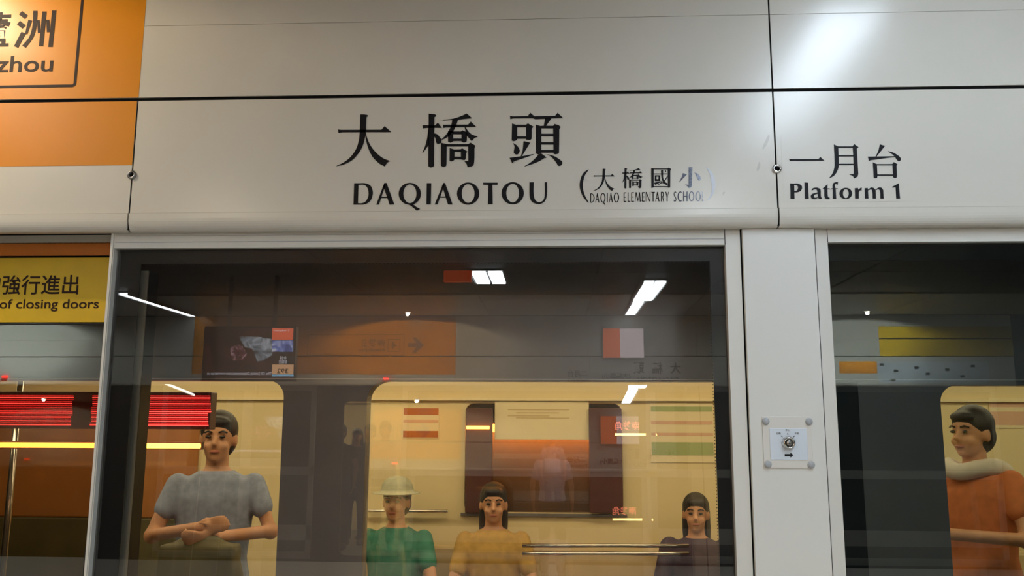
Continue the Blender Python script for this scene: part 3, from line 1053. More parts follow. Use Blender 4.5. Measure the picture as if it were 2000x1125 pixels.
# red line display in the first window
YE = 0.47
a, b = at(-150, 834, YE), at(413, 768, YE)
led = bx(a.x, b.x, YE, YE + 0.05, a.z - 0.004, b.z + 0.004).build('line_display', 'maroon', train, 0.003)
m, m2 = MB(), MB()
rows = 16
for i in range(rows):
    py = 773 + i * (830 - 773) / (rows - 1)
    z = at(200, py, YE).z
    strong = i in (1, 4, 8, 9, 11, 13, 15)
    x = at(-150, py, YE).x + 0.004
    xe = at(411 - (6 if i > 8 else 0), py, YE).x
    gap0, gap1 = at(140, 800, YE).x, at(178, 800, YE).x
    while x < xe:
        w = 0.0042
        if not (gap0 < x < gap1):
            (m if strong else m2).box(x, x + w, YE - 0.002, YE, z - 0.0013, z + 0.0013)
        x += 0.0055
m.build('led_row', 'led_red', led)
m2.build('led_row', 'led_dim', led)
a, b = at(-150, 877, YE), at(391, 864, YE)
m = MB()
z0, z1 = at(200, 875, YE).z, at(200, 865, YE).z
m.tube([(a.x, YE, (z0 + z1) / 2), (b.x, YE, (z0 + z1) / 2)], (z1 - z0) / 2, 12)
bar = m.build('indicator_bar', 'led_orange', train)
bx(a.x, b.x, YE + 0.012, YE + 0.03, z0 - 0.004, z1 + 0.004).build('indicator_tray', 'maroon', bar)
# glowing bar standing in for a mirrored LED line, over the draught screen
a, b = at(911, 838, YL - 0.06), at(956, 832, YL - 0.06)
bx(a.x, b.x, YL - 0.07, YL - 0.05, a.z, b.z).build('led_reflection', 'led_orange', train, 0.002)


# ------------------------------------------------------------------ people
MAT['skin'] = pbr('skin', (0.60, 0.30, 0.16), 0.5, var=0.05, scale=20)
MAT['hair'] = pbr('black_hair', (0.018, 0.014, 0.013), 0.5, var=0.3, scale=60, bump=0.3)
MAT['eye'] = pbr('eye', (0.02, 0.015, 0.012), 0.2)
MAT['lips'] = pbr('lips', (0.45, 0.15, 0.10), 0.5)
MAT['cl_stripe'] = pbr('blue_grey_top', (0.26, 0.30, 0.42), 0.8, var=0.2, scale=30)
MAT['cl_teal'] = pbr('teal_top', (0.04, 0.22, 0.15), 0.8, var=0.15, scale=25)
MAT['cl_white'] = pbr('white_top', (0.62, 0.55, 0.46), 0.8, var=0.08, scale=25)
MAT['cl_lilac'] = pbr('pale_lilac_top', (0.66, 0.60, 0.70), 0.8, var=0.15, scale=25)
MAT['cl_dark'] = pbr('dark_top', (0.03, 0.025, 0.03), 0.8, var=0.2, scale=25)
MAT['cl_purple'] = pbr('dark_purple_top', (0.05, 0.025, 0.05), 0.8, var=0.2, scale=25)
MAT['cl_ochre'] = pbr('ochre_top', (0.50, 0.30, 0.07), 0.8, var=0.15, scale=25)
MAT['cl_orange'] = pbr('orange_top', (0.58, 0.17, 0.05), 0.8, var=0.15, scale=25)
MAT['cl_jeans'] = pbr('dark_trousers', (0.03, 0.03, 0.04), 0.8, var=0.2, scale=25)
MAT['cl_hat'] = pbr('pale_green_hat', (0.42, 0.42, 0.30), 0.8, var=0.1, scale=40)


def remeshed(mb, name, mat, parent, voxel, smooth=4, **props):
    o = mb.build(name, mat, parent, 0.0, False, **props)
    r = o.modifiers.new('remesh', 'REMESH')
    r.mode = 'VOXEL'
    r.voxel_size = voxel
    r.use_smooth_shade = True
    s = o.modifiers.new('smooth', 'SMOOTH')
    s.factor = 0.5
    s.iterations = smooth
    return o


def limb(mb, pts, rs, seg=14):
    """tapered limb with round joints"""
    mb.tube(pts, rs, seg)
    for p, r in zip(pts, rs):
        mb.ell(p, (r, r, r), 12, 8)


def loft(mb, rings, seg=20):
    """rings: (centre, rx, ry)"""
    vs = []
    for c, rx, ry in rings:
        for k in range(seg):
            t = 2 * PI * k / seg
            vs.append(Vector(c) + Vector((rx * math.cos(t), ry * math.sin(t), 0)))
    fs = []
    for i in range(len(rings) - 1):
        for k in range(seg):
            fs.append((i * seg + k, i * seg + (k + 1) % seg, (i + 1) * seg + (k + 1) % seg, (i + 1) * seg + k))
    mb.add(vs, fs + [list(range(seg))[::-1], list(range((len(rings) - 1) * seg, len(rings) * seg))], True)


def hand(mb, wrist, d, n, s):
    """palm and five fingers; d: pointing direction, n: palm normal"""
    d = d.normalized()
    n = (n - d * n.dot(d)).normalized()
    w = d.cross(n)
    c = wrist + d * 0.045 * s
    mb.ell(c, (0.040 * s, 0.016 * s, 0.048 * s), 14, 8, Matrix((w, n, d)).transposed())
    for k, (off, ln) in enumerate(((-0.030, 0.062), (-0.010, 0.074), (0.010, 0.070), (0.029, 0.055))):
        b = wrist + (d * 0.080 + w * off) * s
        m1 = b + (d * ln * 0.55 + n * ln * 0.18) * s
        m2 = b + (d * ln * 0.85 + n * ln * 0.52) * s
        limb(mb, [b, m1, m2], [0.0092 * s, 0.0085 * s, 0.0072 * s], 8)
    b = wrist + (d * 0.030 - w * 0.034) * s
    limb(mb, [b, b + (d * 0.028 - w * 0.026 + n * 0.012) * s, b + (d * 0.055 - w * 0.030 + n * 0.024) * s], [0.011 * s, 0.010 * s, 0.008 * s], 8)


def person(label, loc, rotz, H=1.65, sit=False, top='cl_dark', legs='cl_jeans', sleeve=0.5, hair='short', arms=None, group=None, voxel=0.009, hat=None, seat_h=0.46, hairmat='hair'):
    """standing or seated figure facing local -Y"""
    s = H / 1.70
    e = empty('person', loc, label, 'person', group, rotz)
    drop = (0.90 * s - seat_h - 0.07) if sit else 0.0      # how far the hips come down when seated
    V = lambda x, y, z: Vector((x * s, y * s, z * s - drop))
    R = Matrix.Rotation(rotz, 4, 'Z')
    T = Matrix.Translation(loc) @ R
    W = lambda v: T @ Vector(v)
    hip = [V(-0.09, 0, 0.90), V(0.09, 0, 0.90)]
    if sit:
        knee = [Vector((-0.11 * s, -0.43 * s, seat_h + 0.06)), Vector((0.11 * s, -0.43 * s, seat_h + 0.06))]
        ank = [Vector((-0.10 * s, -0.40 * s, 0.09)), Vector((0.10 * s, -0.40 * s, 0.09))]
    else:
        knee = [V(-0.10, -0.02, 0.48), V(0.10, -0.03, 0.48)]
        ank = [V(-0.10, 0.03, 0.09), V(0.11, 0.02, 0.09)]
    sh = [V(-0.168, 0, 1.375), V(0.168, 0, 1.375)]
    if arms is None:
        if sit:
            el = [V(-0.235, -0.10, 1.13), V(0.235, -0.10, 1.13)]
            wr = [Vector((-0.10 * s, -0.32 * s, seat_h + 0.16)), Vector((0.10 * s, -0.32 * s, seat_h + 0.16))]
        else:
            el = [V(-0.245, 0.03, 1.12), V(0.245, 0.03, 1.12)]
            wr = [V(-0.245, -0.05, 0.88), V(0.245, -0.05, 0.88)]
    else:
        el = [V(*arms[0][0]), V(*arms[1][0])]
        wr = [V(*arms[0][1]), V(*arms[1][1])]
    head = V(0, -0.015, 1.585)
    # body -------------------------------------------------
    b = MB()
    tor = [(V(0, 0, 0.83), 0.13 * s, 0.10 * s), (V(0, 0, 0.92), 0.165 * s, 0.115 * s), (V(0, 0, 1.05), 0.140 * s, 0.095 * s), (V(0, 0, 1.20), 0.155 * s, 0.105 * s),
           (V(0, 0, 1.32), 0.165 * s, 0.105 * s), (V(0, 0, 1.40), 0.135 * s, 0.08 * s), (V(0, 0, 1.445), 0.062 * s, 0.058 * s)]
    loft(b, tor)
    limb(b, [V(0, 0, 1.40), V(0, -0.005, 1.52)], [0.055 * s, 0.050 * s])
    for i in (0, 1):
        limb(b, [hip[i], knee[i], ank[i]], [0.082 * s, 0.054 * s, 0.036 * s])
        f = ank[i]
        b.ell(f + Vector((0, -0.07 * s, -0.045)), (0.042 * s, 0.115 * s, 0.040), 14, 8)
        limb(b, [sh[i], el[i], wr[i]], [0.052 * s, 0.038 * s, 0.026 * s])
        dd = (wr[i] - el[i])
        hand(b, wr[i], dd, Vector((-1 if i else 1, -0.3, 0.2)), s)
    b.ell(head + Vector((0, 0.010, 0.025)) * s, (0.075 * s, 0.092 * s, 0.092 * s), 24, 16)
    b.ell(head + Vector((0, -0.022, -0.045)) * s, (0.056 * s, 0.066 * s, 0.070 * s), 20, 12)
    b.ell(head + Vector((0, -0.060, -0.088)) * s, (0.026 * s, 0.024 * s, 0.020 * s), 12, 8)
    b.tube([head + Vector((0, -0.078, 0.012)) * s, head + Vector((0, -0.092, -0.012)) * s, head + Vector((0, -0.104, -0.030)) * s], [0.008 * s, 0.011 * s, 0.015 * s], 10)
    for i in (-1, 1):
        b.ell(head + Vector((i * 0.077, 0.008, -0.010)) * s, (0.010 * s, 0.020 * s, 0.032 * s), 10, 8)
        b.ell(head + Vector((i * 0.036, -0.060, -0.035)) * s, (0.022 * s, 0.022 * s, 0.022 * s), 10, 8)
    b.v = [W(p) for p in b.v]
    remeshed(b, 'body', 'skin', e, voxel, 3)
    # face details -----------------------------------------
    for i in (-1, 1):
        g = MB()
        g.ell(head + Vector((i * 0.031, -0.080, 0.008)) * s, (0.013 * s, 0.007 * s, 0.0075 * s), 12, 8)
        g.tube([head + Vector((i * 0.014, -0.086, 0.028)) * s, head + Vector((i * 0.032, -0.084, 0.034)) * s, head + Vector((i * 0.050, -0.073, 0.027)) * s], 0.0045 * s, 6)
        g.v = [W(p) for p in g.v]
        g.build('eye', 'eye', e)
    g = MB()
    g.ell(head + Vector((0, -0.082, -0.058)) * s, (0.024 * s, 0.010 * s, 0.008 * s), 14, 8)
    g.v = [W(p) for p in g.v]
    g.build('mouth', 'lips', e)
    # hair -------------------------------------------------
    h = MB()
    h.ell(head + Vector((0, 0.022, 0.042)) * s, (0.085 * s, 0.098 * s, 0.092 * s), 24, 16)
    h.ell(head + Vector((0, 0.045, -0.01)) * s, (0.080 * s, 0.072 * s, 0.085 * s), 20, 12)
    if hair == 'long':
        loft(h, [(head + Vector((0, 0.04, 0.02)) * s, 0.088 * s, 0.075 * s), (head + Vector((0, 0.055, -0.10)) * s, 0.090 * s, 0.055 * s),
                 (head + Vector((0, 0.075, -0.24)) * s, 0.085 * s, 0.035 * s)])
    # fringe
    h.ell(head + Vector((0, -0.052, 0.075)) * s, (0.060 * s, 0.035 * s, 0.028 * s), 14, 8)
    h.v = [W(p) for p in h.v]
    remeshed(h, 'hair', hairmat, e, voxel, 3)
    if hat:
        k = MB()
        k.ell(head + Vector((0, 0.012, 0.078)) * s, (0.096 * s, 0.108 * s, 0.075 * s), 24, 12)
        loft(k, [(head + Vector((0, -0.01, 0.050)) * s, 0.150 * s, 0.165 * s), (head + Vector((0, -0.01, 0.060)) * s, 0.135 * s, 0.15 * s)], 28)
        k.v = [W(p) for p in k.v]
        remeshed(k, 'hat', hat, e, voxel, 2)
    # clothes ----------------------------------------------
    t = MB()
    q = 0.014 * s
    loft(t, [(c, rx + q, ry + q) for c, rx, ry in tor[1:6]] + [(V(0, 0, 1.440), 0.078 * s, 0.072 * s)])
    for i in (0, 1):
        if sleeve <= 0.5:
            mid = sh[i].lerp(el[i], min(1, sleeve * 1.6))
            limb(t, [sh[i], mid], [0.055 * s, 0.052 * s])
        else:
            limb(t, [sh[i], el[i], el[i].lerp(wr[i], min(1, (sleeve - 0.5) * 2) * 0.92)], [0.066 * s, 0.052 * s, 0.040 * s])
        t.ell(sh[i].lerp(V(0, 0, 1.37), 0.35), (0.060 * s, 0.060 * s, 0.042 * s), 12, 8)
    t.v = [W(p) for p in t.v]
    remeshed(t, 'top', top, e, voxel, 5)
    p = MB()
    loft(p, [(V(0, 0, 0.84), 0.15 * s, 0.115 * s), (V(0, 0, 0.92), 0.172 * s, 0.122 * s), (V(0, 0, 1.0), 0.152 * s, 0.108 * s)])
    for i in (0, 1):
        limb(p, [hip[i], knee[i], ank[i] + Vector((0, 0, 0.02))], [0.094 * s, 0.068 * s, 0.058 * s])
    p.v = [W(p_) for p_ in p.v]
    remeshed(p, 'trousers', legs, e, max(voxel, 0.012), 4)
    sk = MB()
    for i in (0, 1):
        sk.ell(W(ank[i] + Vector((0, -0.07 * s, -0.048))), (0.05 * s, 0.125 * s, 0.043) if abs(math.sin(rotz)) < 0.7 else (0.125 * s, 0.05 * s, 0.043), 14, 8)
    sk.build('shoes', 'cl_dark', e)
    return e


def ground(px, py, Y):
    p = at(px, py, Y)
    return p


# riders in the train
p = at(425, 900, 1.7)
person('standing rider in a blue-grey top holding a dark bag, in the left train window', (p.x, 1.7, 0), math.radians(12), 1.66, top='cl_stripe', sleeve=0.3, hair='short',
       arms=(((-0.25, -0.07, 1.16), (-0.02, -0.24, 1.21)), ((0.26, -0.06, 1.17), (0.05, -0.25, 1.17))))
bag = MB()
bag.ell((p.x + 0.05, 1.44, 0.98), (0.19, 0.065, 0.185), 24, 16)
bag.box(p.x - 0.11, p.x + 0.21, 1.385, 1.495, 0.82, 1.12)
bg = remeshed(bag, 'shoulder_bag', 'olive', None, 0.012, 8)
tag(bg, 'dark olive bag hugged by the rider in the blue-grey top', 'bag')
p = at(770, 1000, 2.72)
person('seated rider in a teal top and pale hat, beside the advert wall', (p.x, 2.80, 0), math.radians(-6), 1.62, True, top='cl_teal', sleeve=0.35, hair='short', hat='cl_hat',
       arms=(((-0.27, -0.10, 1.16), (-0.24, -0.34, 1.05)), ((0.25, -0.10, 1.14), (0.12, -0.32, 1.02))))
p = at(962, 1000, 2.72)
person('seated rider in an ochre top with black hair, under the orange LED reflection bar', (p.x, 2.80, 0), math.radians(4), 1.60, True, top='cl_ochre', sleeve=0.4, hair='long')
p = at(1380, 1000, 2.2)
person('dark-dressed rider low at the right edge of the middle window', (p.x + 0.04, 2.78, 0), math.radians(-10), 1.50, True, top='cl_purple', sleeve=1.0, hair='long')
p = at(1905, 900, 1.9)
rr = person('standing rider in an orange top and pale scarf, in the far right window', (p.x, 1.9, 0), math.radians(-62), 1.70, top='cl_orange', sleeve=0.3, hair='short',
       arms=(((-0.25, -0.06, 1.14), (-0.10, -0.30, 1.22)), ((0.25, -0.05, 1.14), (0.08, -0.30, 1.16))))
m = MB()
for k in range(24):
    t0 = 2 * PI * k / 24
    m.ell((p.x + 0.115 * math.cos(t0), 1.9 + 0.105 * math.sin(t0), 1.425 + 0.012 * math.sin(3 * t0)), (0.045, 0.045, 0.040), 10, 8)
remeshed(m, 'scarf', 'cl_white', rr, 0.012, 6)


# ------------------------------------------------------------------ across the platform (seen mirrored in the glass)
Yo = FAR_Y
ox = at(890, 690, 2 * GLASS_Y - Yo).x          # right end of the orange film
bu = upper_panel('fascia_panel', -7.9, -1.23 + 3.0, Yo, -1, 'upper fascia panel across the platform, with the boxed exit 4 sign, mirrored in the glass')
bu2 = upper_panel('fascia_panel', 1.77, 5.6, Yo, -1, 'upper fascia panel across the platform at the right, mirrored in the glass')
sxm = mir(1152, 720, Yo).x
bl = lower_panel('fascia_panel', -7.9, ox, Yo, -1, 'lower orange fascia panel across the platform, mirrored in the glass', 'panel')
bl2 = lower_panel('fascia_panel', ox, sxm, Yo, -1, 'lower fascia panel lettered Platform 2 across the platform, mirrored in the glass')
bl3 = lower_panel('fascia_panel', sxm, 3.3, Yo, -1, 'lower fascia panel with mirrored station name, across the platform')
bl4 = lower_panel('fascia_panel', 3.3, 5.6, Yo, -1, 'lower yellow-banded fascia panel across the platform, mirrored at far right')
bx(-4.6, ox, Yo - 0.001, Yo + 0.0006, Z_SEAM + 0.0042, Z_TOP - 0.0042).build('orange_film', 'orange', bu)
bx(-4.6, ox, Yo - 0.001, Yo + 0.0006, 2.26, Z_SEAM - 0.0062).build('orange_film', 'orange', bl)
bx(4.0, 5.6, Yo - 0.001, Yo + 0.0006, Z_SEAM + 0.0042, 2.86).build('yellow_film', 'yellow', bu2)
bx(4.0, 5.6, Yo - 0.001, Yo + 0.0009, 2.70, 2.715).build('dark_line', 'gap', bu2)
m = MB()
Yt = Yo + 0.0013
mf = lambda x, y: mir(x, y, Yt)
# exit sign: arrow, 4 in a box, Nanshijiao in the long box
letters(m, ['797,669.8 814,669.8 805,659 812,659 827.5,674 812,689.5 804,689.5 814,677.5 797,677.5'], mf)
a, b = mir(600, 694, Yt), mir(790, 653, Yt)
frame_rect(m, a.x, b.x, a.z, b.z, 0.007, Yt)
a, b = mir(757, 687, Yt), mir(782, 662, Yt)
frame_rect(m, a.x, b.x, a.z, b.z, 0.008, Yt)
a, b = mir(764, 681, Yt), mir(775, 667, Yt)
type_line(m, '4', a.x, b.x, a.z, b.z, Yt, 0.02, flip=True)
a, b = mir(704, 677, Yt), mir(752, 662, Yt)
type_line(m, '南勢角', a.x, b.x, a.z, b.z, Yt, 0.02, flip=True)
a, b = mir(700, 688.5, Yt), mir(751, 680, Yt)
type_line(m, 'Nanshijiao', a.x, b.x, a.z, b.z, Yt, 0.02, flip=True)
m.build('exit_lettering', 'ink_brown', bu)
m = MB()
for body, x0, x1, y0, y1 in (('大', 1309, 1330, 708, 730), ('橋', 1273, 1294, 708, 730), ('頭', 1237, 1258, 708, 730), ('DAQIAOTOU', 1246, 1325, 737, 745.5), ('(大橋國小)', 1176, 1231, 728, 741)):
    a, b = mir(x0, y1, Yt), mir(x1, y0, Yt)
    type_line(m, body, a.x, b.x, a.z, b.z, Yt, 0.022, flip=True)
m.build('station_lettering', 'ink', bl3)
m = MB()
for body, x0, x1, y0, y1 in (('二月台', 1108, 1148, 723, 736), ('Platform 2', 1108, 1150, 739, 746)):
    a, b = mir(x0, y1, Yt), mir(x1, y0, Yt)
    type_line(m, body, a.x, b.x, a.z, b.z, Yt, 0.022, flip=True)
m.build('platform_lettering', 'ink', bl2)
# route map boards at the right of the far fascia
a, b = mir(1640, 729, Yt), mir(1712, 706, Yt)
bx(a.x, b.x, Yo - 0.001, Yt, a.z, b.z).build('orange_tile', 'orange', bl4)
a, b = mir(1716, 751, Yt), mir(1930, 706, Yt)
rm = bx(a.x, b.x, Yo - 0.001, Yt, a.z, b.z).build('route_map', 'label', bl4)
for px, py in ((1722, 712), (1750, 724), (1790, 718), (1812, 730), (1850, 722), (1880, 735), (1745, 742), (1900, 715)):
    p = mir(px, py, Yt + 0.001)
    m = MB()
    m.box(p.x - 0.025, p.x + 0.025, Yt, Yt + 0.001, p.z - 0.015, p.z + 0.015)
    m.build('station_dot', 'ink_soft', rm)
# added glowing box standing in for blurred reflections on the far fascia
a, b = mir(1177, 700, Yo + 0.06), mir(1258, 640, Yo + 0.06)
sb = tag(bx(a.x, b.x, Yo + 0.003, Yo + 0.055, a.z, b.z).build('reflection_box', 'alu', None, 0.006), 'added glowing orange and white box for a fascia reflection, mirrored left of the station name reflection', 'sign')
MAT['refl_orange'] = emit('reflection_orange', (1.0, 0.20, 0.05), 1.7)
MAT['refl_white'] = emit('reflection_white', (1.0, 0.82, 0.84), 1.9)
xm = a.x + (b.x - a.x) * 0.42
bx(a.x + 0.01, xm, Yo + 0.05, Yo + 0.058, a.z + 0.01, b.z - 0.01).build('orange_face', 'refl_orange', sb)
bx(xm, b.x - 0.01, Yo + 0.05, Yo + 0.058, a.z + 0.01, b.z - 0.01).build('white_face', 'refl_white', sb)

# far screen doors: frames with glass, and the train that stands behind them
Yg = Yo - 0.10
MAT['glass_far'] = glass('far_glass', (0.82, 0.84, 0.84), 2.0)
def far_screen(x0, x1, label, rail=True):
    e = empty('platform_screen', ((x0 + x1) / 2, Yg, 0), label, 'glass screen')
    m = MB()
    m.box(x0, x0 + 0.06, Yg - 0.05, Yg, 0.0, 2.13)
    m.box(x1 - 0.06, x1, Yg - 0.05, Yg, 0.0, 2.13)
    m.box(x0, x1, Yg - 0.05, Yg, 2.06, 2.13)
    m.box(x0, x1, Yg - 0.05, Yg, 0.0, 0.08)
    if rail:
        m.box(x0, x1, Yg - 0.05, Yg, 1.01, 1.11)
        m.box(x0, x1, Yg - 0.05, Yg, 0.22, 0.40)
    m.build('screen_frame', 'alu', e)
    q = MB()
    q.face([(x0 + 0.06, Yg - 0.03, 0.08), (x1 - 0.06, Yg - 0.03, 0.08), (x1 - 0.06, Yg - 0.03, 2.06), (x0 + 0.06, Yg - 0.03, 2.06)])
    q.build('glass_pane', 'glass_far', e)
dxa, dxb = mir(650, 900, Yg).x, mir(775, 900, Yg).x
d2 = mir(478, 900, Yg).x
d3 = mir(612, 900, Yg).x
far_screen(-5.0, d2, 'barred glass door across the platform, mirrored at far left')
far_screen(d2, d3, 'barred glass door across the platform, mirrored left of the open train door')
far_screen(dxb + 0.05, 1.2, 'barred glass screen across the platform, mirrored right of the open train door')
far_screen(1.2, 3.3, 'barred glass screen across the platform, mirrored below the far station name')
far_screen(3.3, 5.4, 'barred glass screen across the platform, mirrored in the right pane')

Yc = Yo - 0.55
t2 = empty('metro_train', (0, Yc - 1.5, -0.05), 'second train with its door open across the platform, mirrored in the glass', 'train')
m = MB()
zdoor = mir(700, 784, Yc).z
wall_with_holes(m, -5.3, 5.6, -0.9, 2.6, [(dxa, dxb, -0.02, zdoor, 0.08)], Yc, -0.06)
m.build('car_side', 'steel_dk', t2)
m = MB()
m.box(-5.3, 5.6, Yc - 2.86, Yc - 2.8, -0.9, 2.6)
m.box(-5.3, 5.6, Yc - 2.8, Yc - 0.06, 2.25, 2.3)
m.box(-5.3, -5.2, Yc - 2.8, Yc - 0.06, 0, 2.3)
m.box(5.5, 5.6, Yc - 2.8, Yc - 0.06, 0, 2.3)
m.build('car_lining', 'inwall', t2)
bx(-5.2, 5.5, Yc - 2.8, Yc - 0.06, -0.1, -0.02).build('car_floor', 'floor_in', t2)
bx(-5.0, 5.3, Yc - 1.6, Yc - 1.35, 2.2, 2.25).build('ceiling_light', 'trainlamp2', t2)
m = MB()
m.tube([(-5.0, Yc - 0.9, 1.93), (5.2, Yc - 0.9, 1.93)], 0.016, 10)
m.build('hand_rail', 'chrome', t2)
# LED sign on the second train
a, b = mir(1196, 852, Yc + 0.02), mir(1286, 820, Yc + 0.02)
ls = bx(a.x, b.x, Yc, Yc + 0.02, a.z, b.z).build('led_sign', 'gap', t2)
m = MB()
a, b = mir(1201, 840, Yc + 0.022), mir(1249, 823, Yc + 0.022)
type_line(m, '南勢角', a.x, b.x, a.z, b.z, Yc + 0.022, 0.012, flip=True)
a, b = mir(1264, 840, Yc + 0.022), mir(1281, 823, Yc + 0.022)
type_line(m, '往', a.x, b.x, a.z, b.z, Yc + 0.022, 0.012, flip=True)
m.build('led_lettering', 'led_text', ls)
a, b = mir(1201, 850.5, Yc + 0.022), mir(1283, 846.5, Yc + 0.022)
bx(a.x, b.x, Yc + 0.02, Yc + 0.024, a.z, b.z).build('led_line', 'led_bar', ls)
# red pilot lamps over the far doors
for k, (px, py) in enumerate(((755, 740), (2, 735))):
    c = mir(px, py, Yo - 0.03)
    o = bx(c.x - 0.035, c.x + 0.035, Yo + 0.001, Yo + 0.025, c.z - 0.012, c.z + 0.012).build('door_lamp', 'led_dot', None, 0.004)
    tag(o, ('small red door lamp mirrored below the boxed exit sign', 'small red door lamp mirrored at the far left')[k], 'lamp')

# crowd in the open door
crowd = [(664, 1.66, 0.55, 'cl_dark', 'short', 'dark-dressed passenger left in the mirrored crowd at the open train door', 0.2),
         (697, 1.60, 1.05, 'cl_dark', 'long', 'dark-haired passenger in the middle of the mirrored crowd', 0.0),
         (722, 1.66, 1.6, 'cl_jeans', 'short', 'short-haired passenger behind the mirrored crowd', 0.4),
         (752, 1.70, 0.60, 'cl_lilac', 'short', 'tall passenger in a pale top right in the mirrored crowd', -0.4)]
for px, h, dy, cl, hr, lb, rz in crowd:
    c = mir(px, 880, Yc - dy)
    person(lb, (c.x, Yc - dy, -0.02), PI + rz, h, top=cl, hair=hr, group='passengers at the open door across the platform', voxel=0.016, sleeve=0.3)
c = mir(1078, 900, -7.4)
person('person in a pale lilac top waiting across the platform, mirrored mid window', (c.x, -7.4, 0), 0.15, 1.50, top='cl_lilac', hair='short', sleeve=0.4, voxel=0.012)

# television hanging over the platform
YV = -5.55
a, b = mir(397, 740, YV), mir(575, 641, YV)
tv = empty('television', ((a.x + b.x) / 2, YV, b.z), 'hanging news television with a tile column, mirrored at left in the glass', 'television')
bx(a.x - 0.02, b.x + 0.02, YV - 0.08, YV - 0.002, a.z - 0.02, b.z + 0.02).build('tv_housing', 'rubber', tv, 0.005)
m = MB()
for x in (a.x + 0.2, b.x - 0.2):
    m.tube([(x, YV - 0.04, b.z + 0.02), (x, YV - 0.04, 3.03)], 0.02, 10)
m.build('hanger', 'steel', tv)


def noisy_screen(name, c1, c2, c3, strength, scale):
    m_, nt, bs = new_mat(name)
    tc = nt.nodes.new('ShaderNodeTexCoord')
    nz = nt.nodes.new('ShaderNodeTexNoise')
    nz.inputs['Scale'].default_value = scale
    nz.inputs['Detail'].default_value = 6
    nz.inputs['Distortion'].default_value = 1.2
    nt.links.new(tc.outputs['Object'], nz.inputs['Vector'])
    cr = nt.nodes.new('ShaderNodeValToRGB')
    el = cr.color_ramp.elements
    el[0].position = 0.38
    el[0].color = (*c1, 1)
    el[1].position = 0.68
    el[1].color = (*c3, 1)
    k = el.new(0.52)
    k.color = (*c2, 1)
    nt.links.new(nz.outputs['Fac'], cr.inputs[0])
    nt.links.new(cr.outputs[0], bs.inputs['Emission Color'])
    bs.inputs['Emission Strength'].default_value = strength
    bs.inputs['Base Color'].default_value = (0.01, 0.01, 0.01, 1)
    return m_


MAT['tv_bg'] = noisy_screen('tv_background', (0.015, 0.004, 0.004), (0.06, 0.012, 0.01), (0.16, 0.02, 0.02), 1.6, 3)
MAT['tv_pic'] = noisy_screen('tv_picture', (0.05, 0.06, 0.07), (0.30, 0.36, 0.42), (0.85, 0.9, 1.0), 2.4, 9)
MAT['tv_pink'] = noisy_screen('tv_picture_pink', (0.04, 0.004, 0.004), (0.2, 0.03, 0.05), (0.9, 0.5, 0.6), 2.0, 14)
MAT['tv_red'] = emit('tv_red_tile', (1.0, 0.16, 0.06), 4.0)
MAT['tv_blue'] = noisy_screen('tv_blue_tile', (0.06, 0.10, 0.35), (0.22, 0.30, 0.75), (0.8, 0.85, 1.0), 3.4, 12)
MAT['tv_tan'] = emit('tv_tan_tile', (0.95, 0.52, 0.26), 3.4)
MAT['tv_cyan'] = emit('tv_cyan_tile', (0.25, 0.6, 0.9), 4.0)
MAT['tv_white'] = emit('tv_white_type', (0.9, 0.9, 1.0), 4.0)
def tvq(px0, px1, py0, py1, mt, name, k):
    a, b = mir(px0, py1, YV), mir(px1, py0, YV)
    return bx(a.x, b.x, YV - 0.002, YV + 0.001 * k, a.z, b.z).build(name, mt, tv)
tvq(397, 575, 641, 740, 'tv_bg', 'tv_screen', 1)
m = MB()
fill(m, [mir(x, y, YV + 0.0015) for x, y in ((466, 657), (513, 658), (508, 672), (492, 681), (478, 678))])
fill(m, [mir(x, y, YV + 0.0015) for x, y in ((492, 681), (513, 660), (532, 662), (532, 693), (515, 704), (503, 706))])
m.build('tv_picture', 'tv_pic', tv)
m = MB()
fill(m, [mir(x, y, YV + 0.0015) for x, y in ((450, 676), (470, 672), (482, 690), (478, 704), (452, 704))])
m.build('tv_picture', 'tv_pink', tv)
tvq(531, 573, 641, 664, 'tv_red', 'tv_tile', 2)
tvq(531, 573, 665, 687, 'tv_blue', 'tv_tile', 2)
tvq(531, 573.5, 712, 731, 'tv_tan', 'tv_tile', 2)
tvq(531, 573.5, 731.5, 735, 'tv_cyan', 'tv_tile', 2)
m = MB()
Yw = YV + 0.0032
for body, x0, x1, y0, y1 in (('8:32', 546, 559, 696, 702), ('星期五', 544, 561, 704, 710), ('The US Justice Department has moved to se', 404, 531, 726.5, 733.5), ('Taipei', 534, 568, 644, 648)):
    a, b = mir(x0, y1, Yw), mir(x1, y0, Yw)
    type_line(m, body, a.x, b.x, a.z, b.z, Yw, 0.0, flip=True)
m.build('tv_lettering', 'tv_white', tv)
m = MB()
a, b = mir(541, 729, Yw), mir(563, 720, Yw)
type_line(m, '392', a.x, b.x, a.z, b.z, Yw, 0.01, flip=True)
m.build('tv_lettering', 'ink', tv)


# ------------------------------------------------------------------ ceiling lamps
def lamp(x, y, w, l, label, group=None, mat='lamp', z=3.0, tubes=2):
    e = empty('ceiling_lamp', (x, y, z), label, 'ceiling lamp', group)
    m = MB()
    m.box(x - w / 2 - 0.02, x + w / 2 + 0.02, y - l / 2 - 0.02, y + l / 2 + 0.02, z - 0.004, z + 0.0)
    m.box(x - w / 2 - 0.02, x - w / 2, y - l / 2 - 0.02, y + l / 2 + 0.02, z - 0.03, z)
    m.box(x + w / 2, x + w / 2 + 0.02, y - l / 2 - 0.02, y + l / 2 + 0.02, z - 0.03, z)
    m.build('lamp_housing', 'alu', e)
    for k in range(tubes):
        u = x - w / 2 + w * (k + 0.5) / tubes
        bx(u - w / tubes * 0.42, u + w / tubes * 0.42, y - l / 2, y + l / 2, z - 0.022, z - 0.006).build('lamp_tube', mat, e)
    return e


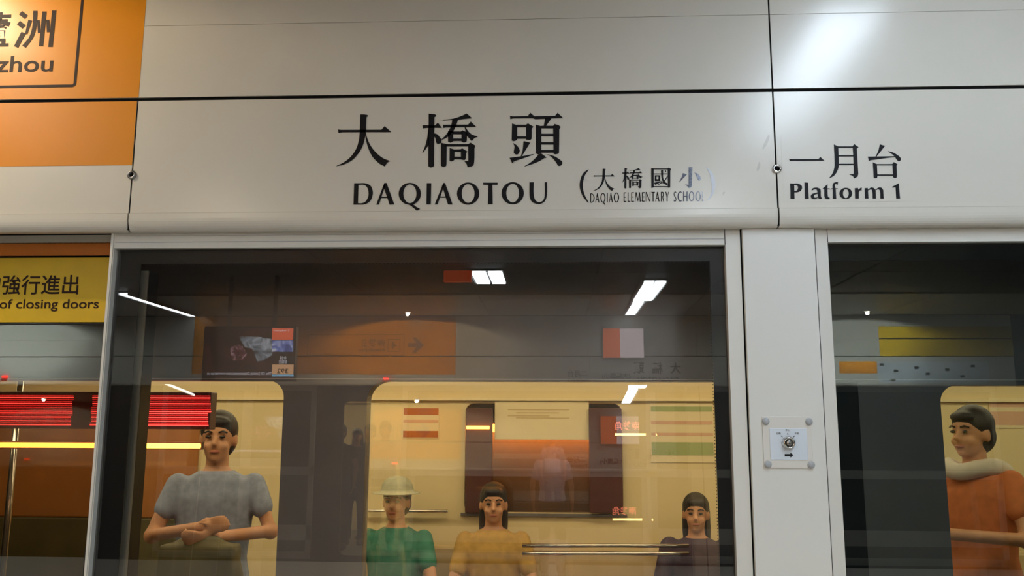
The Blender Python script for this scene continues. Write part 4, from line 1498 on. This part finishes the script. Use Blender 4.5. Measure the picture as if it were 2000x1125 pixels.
G1 = 'platform ceiling lamps mirrored in the glass'
lamp(0.97, -6.45, 0.22, 1.20, 'long twin ceiling lamp mirrored near the right of the middle pane', G1)
lamp(0.94, -7.70, 0.13, 1.10, 'narrow ceiling lamp mirrored just below the long twin lamp', G1, tubes=1)
lamp(-0.60, -5.60, 0.30, 0.60, 'short twin ceiling lamp mirrored near the top of the middle pane', G1)
lamp(-4.55, -7.4, 0.10, 1.8, 'thin ceiling lamp mirrored aslant beside the left post', G1, tubes=2)
lamp(1.0, -1.15, 0.22, 1.20, 'ceiling lamp close above the Platform 1 panel', None, 'lamp_near')
lamp(1.0, -3.6, 0.22, 1.20, 'ceiling lamp over the middle of the platform, on the side of the Platform 1 panel', None)
lamp(-2.2, -3.6, 0.22, 1.20, 'warm ceiling lamp over the middle of the platform, on the side of the orange sign', None, 'lamp_warm')
lamp(-2.35, -1.15, 0.22, 1.20, 'ceiling lamp close above the orange Luzhou sign', None, 'lamp_side')
lamp(3.4, -2.2, 0.22, 1.20, 'ceiling lamp over the platform at far right', None)
# red hanging boxes beside the lamps
for px0, px1, py0, py1, lb in ((866, 921, 528, 550, 'red sign box on the ceiling mirrored left of the short twin lamp'),):
    Yb = -5.2
    a, b = mir(px0, py1, Yb), mir(px1, py0, Yb)
    tag(bx(a.x, b.x, Yb - 0.06, Yb, a.z, min(b.z, 3.0)).build('sign_box', 'red', None, 0.004), lb, 'sign')
# downlights over the orange signs
def downlight(x, y, label, power, col):
    e = empty('downlight', (x, y, 3.0), label, 'downlight', None)
    m = MB()
    m.lathe((x, y, 3.0), (0, 0, -1), [(0.060, 0), (0.060, 0.003), (0.040, 0.005), (0.038, 0.001)], 28)
    m.build('rim', 'alu', e)
    m = MB()
    m.lathe((x, y, 2.9955), (0, 0, -1), [(0.034, 0), (0.034, 0.002), (0.0, 0.003)], 28)
    m.build('lens', 'down', e)
    l = bpy.data.lights.new('spot', 'SPOT')
    l.energy = power
    l.color = col
    l.spot_size = math.radians(172)
    l.spot_blend = 0.25
    l.shadow_soft_size = 0.02
    o = bpy.data.objects.new('bulb', l)
    COL.objects.link(o)
    o.parent = e
    o.location = (0, 0, -0.02)
downlight(-1.95, -0.48, 'downlight washing the orange Luzhou sign', 34, (1.0, 0.82, 0.55))
c = mir(793, 625, -8.0)
downlight(c.x, -8.12, 'downlight mirrored above the boxed exit sign', 330, (1.0, 0.82, 0.55))
downlight(-6.8, -8.1, 'downlight mirrored under the yellow door sticker at far left', 130, (0.85, 1.0, 0.95))
downlight(3.75, -8.1, 'downlight mirrored at the top of the right pane', 170, (0.85, 1.0, 0.95))
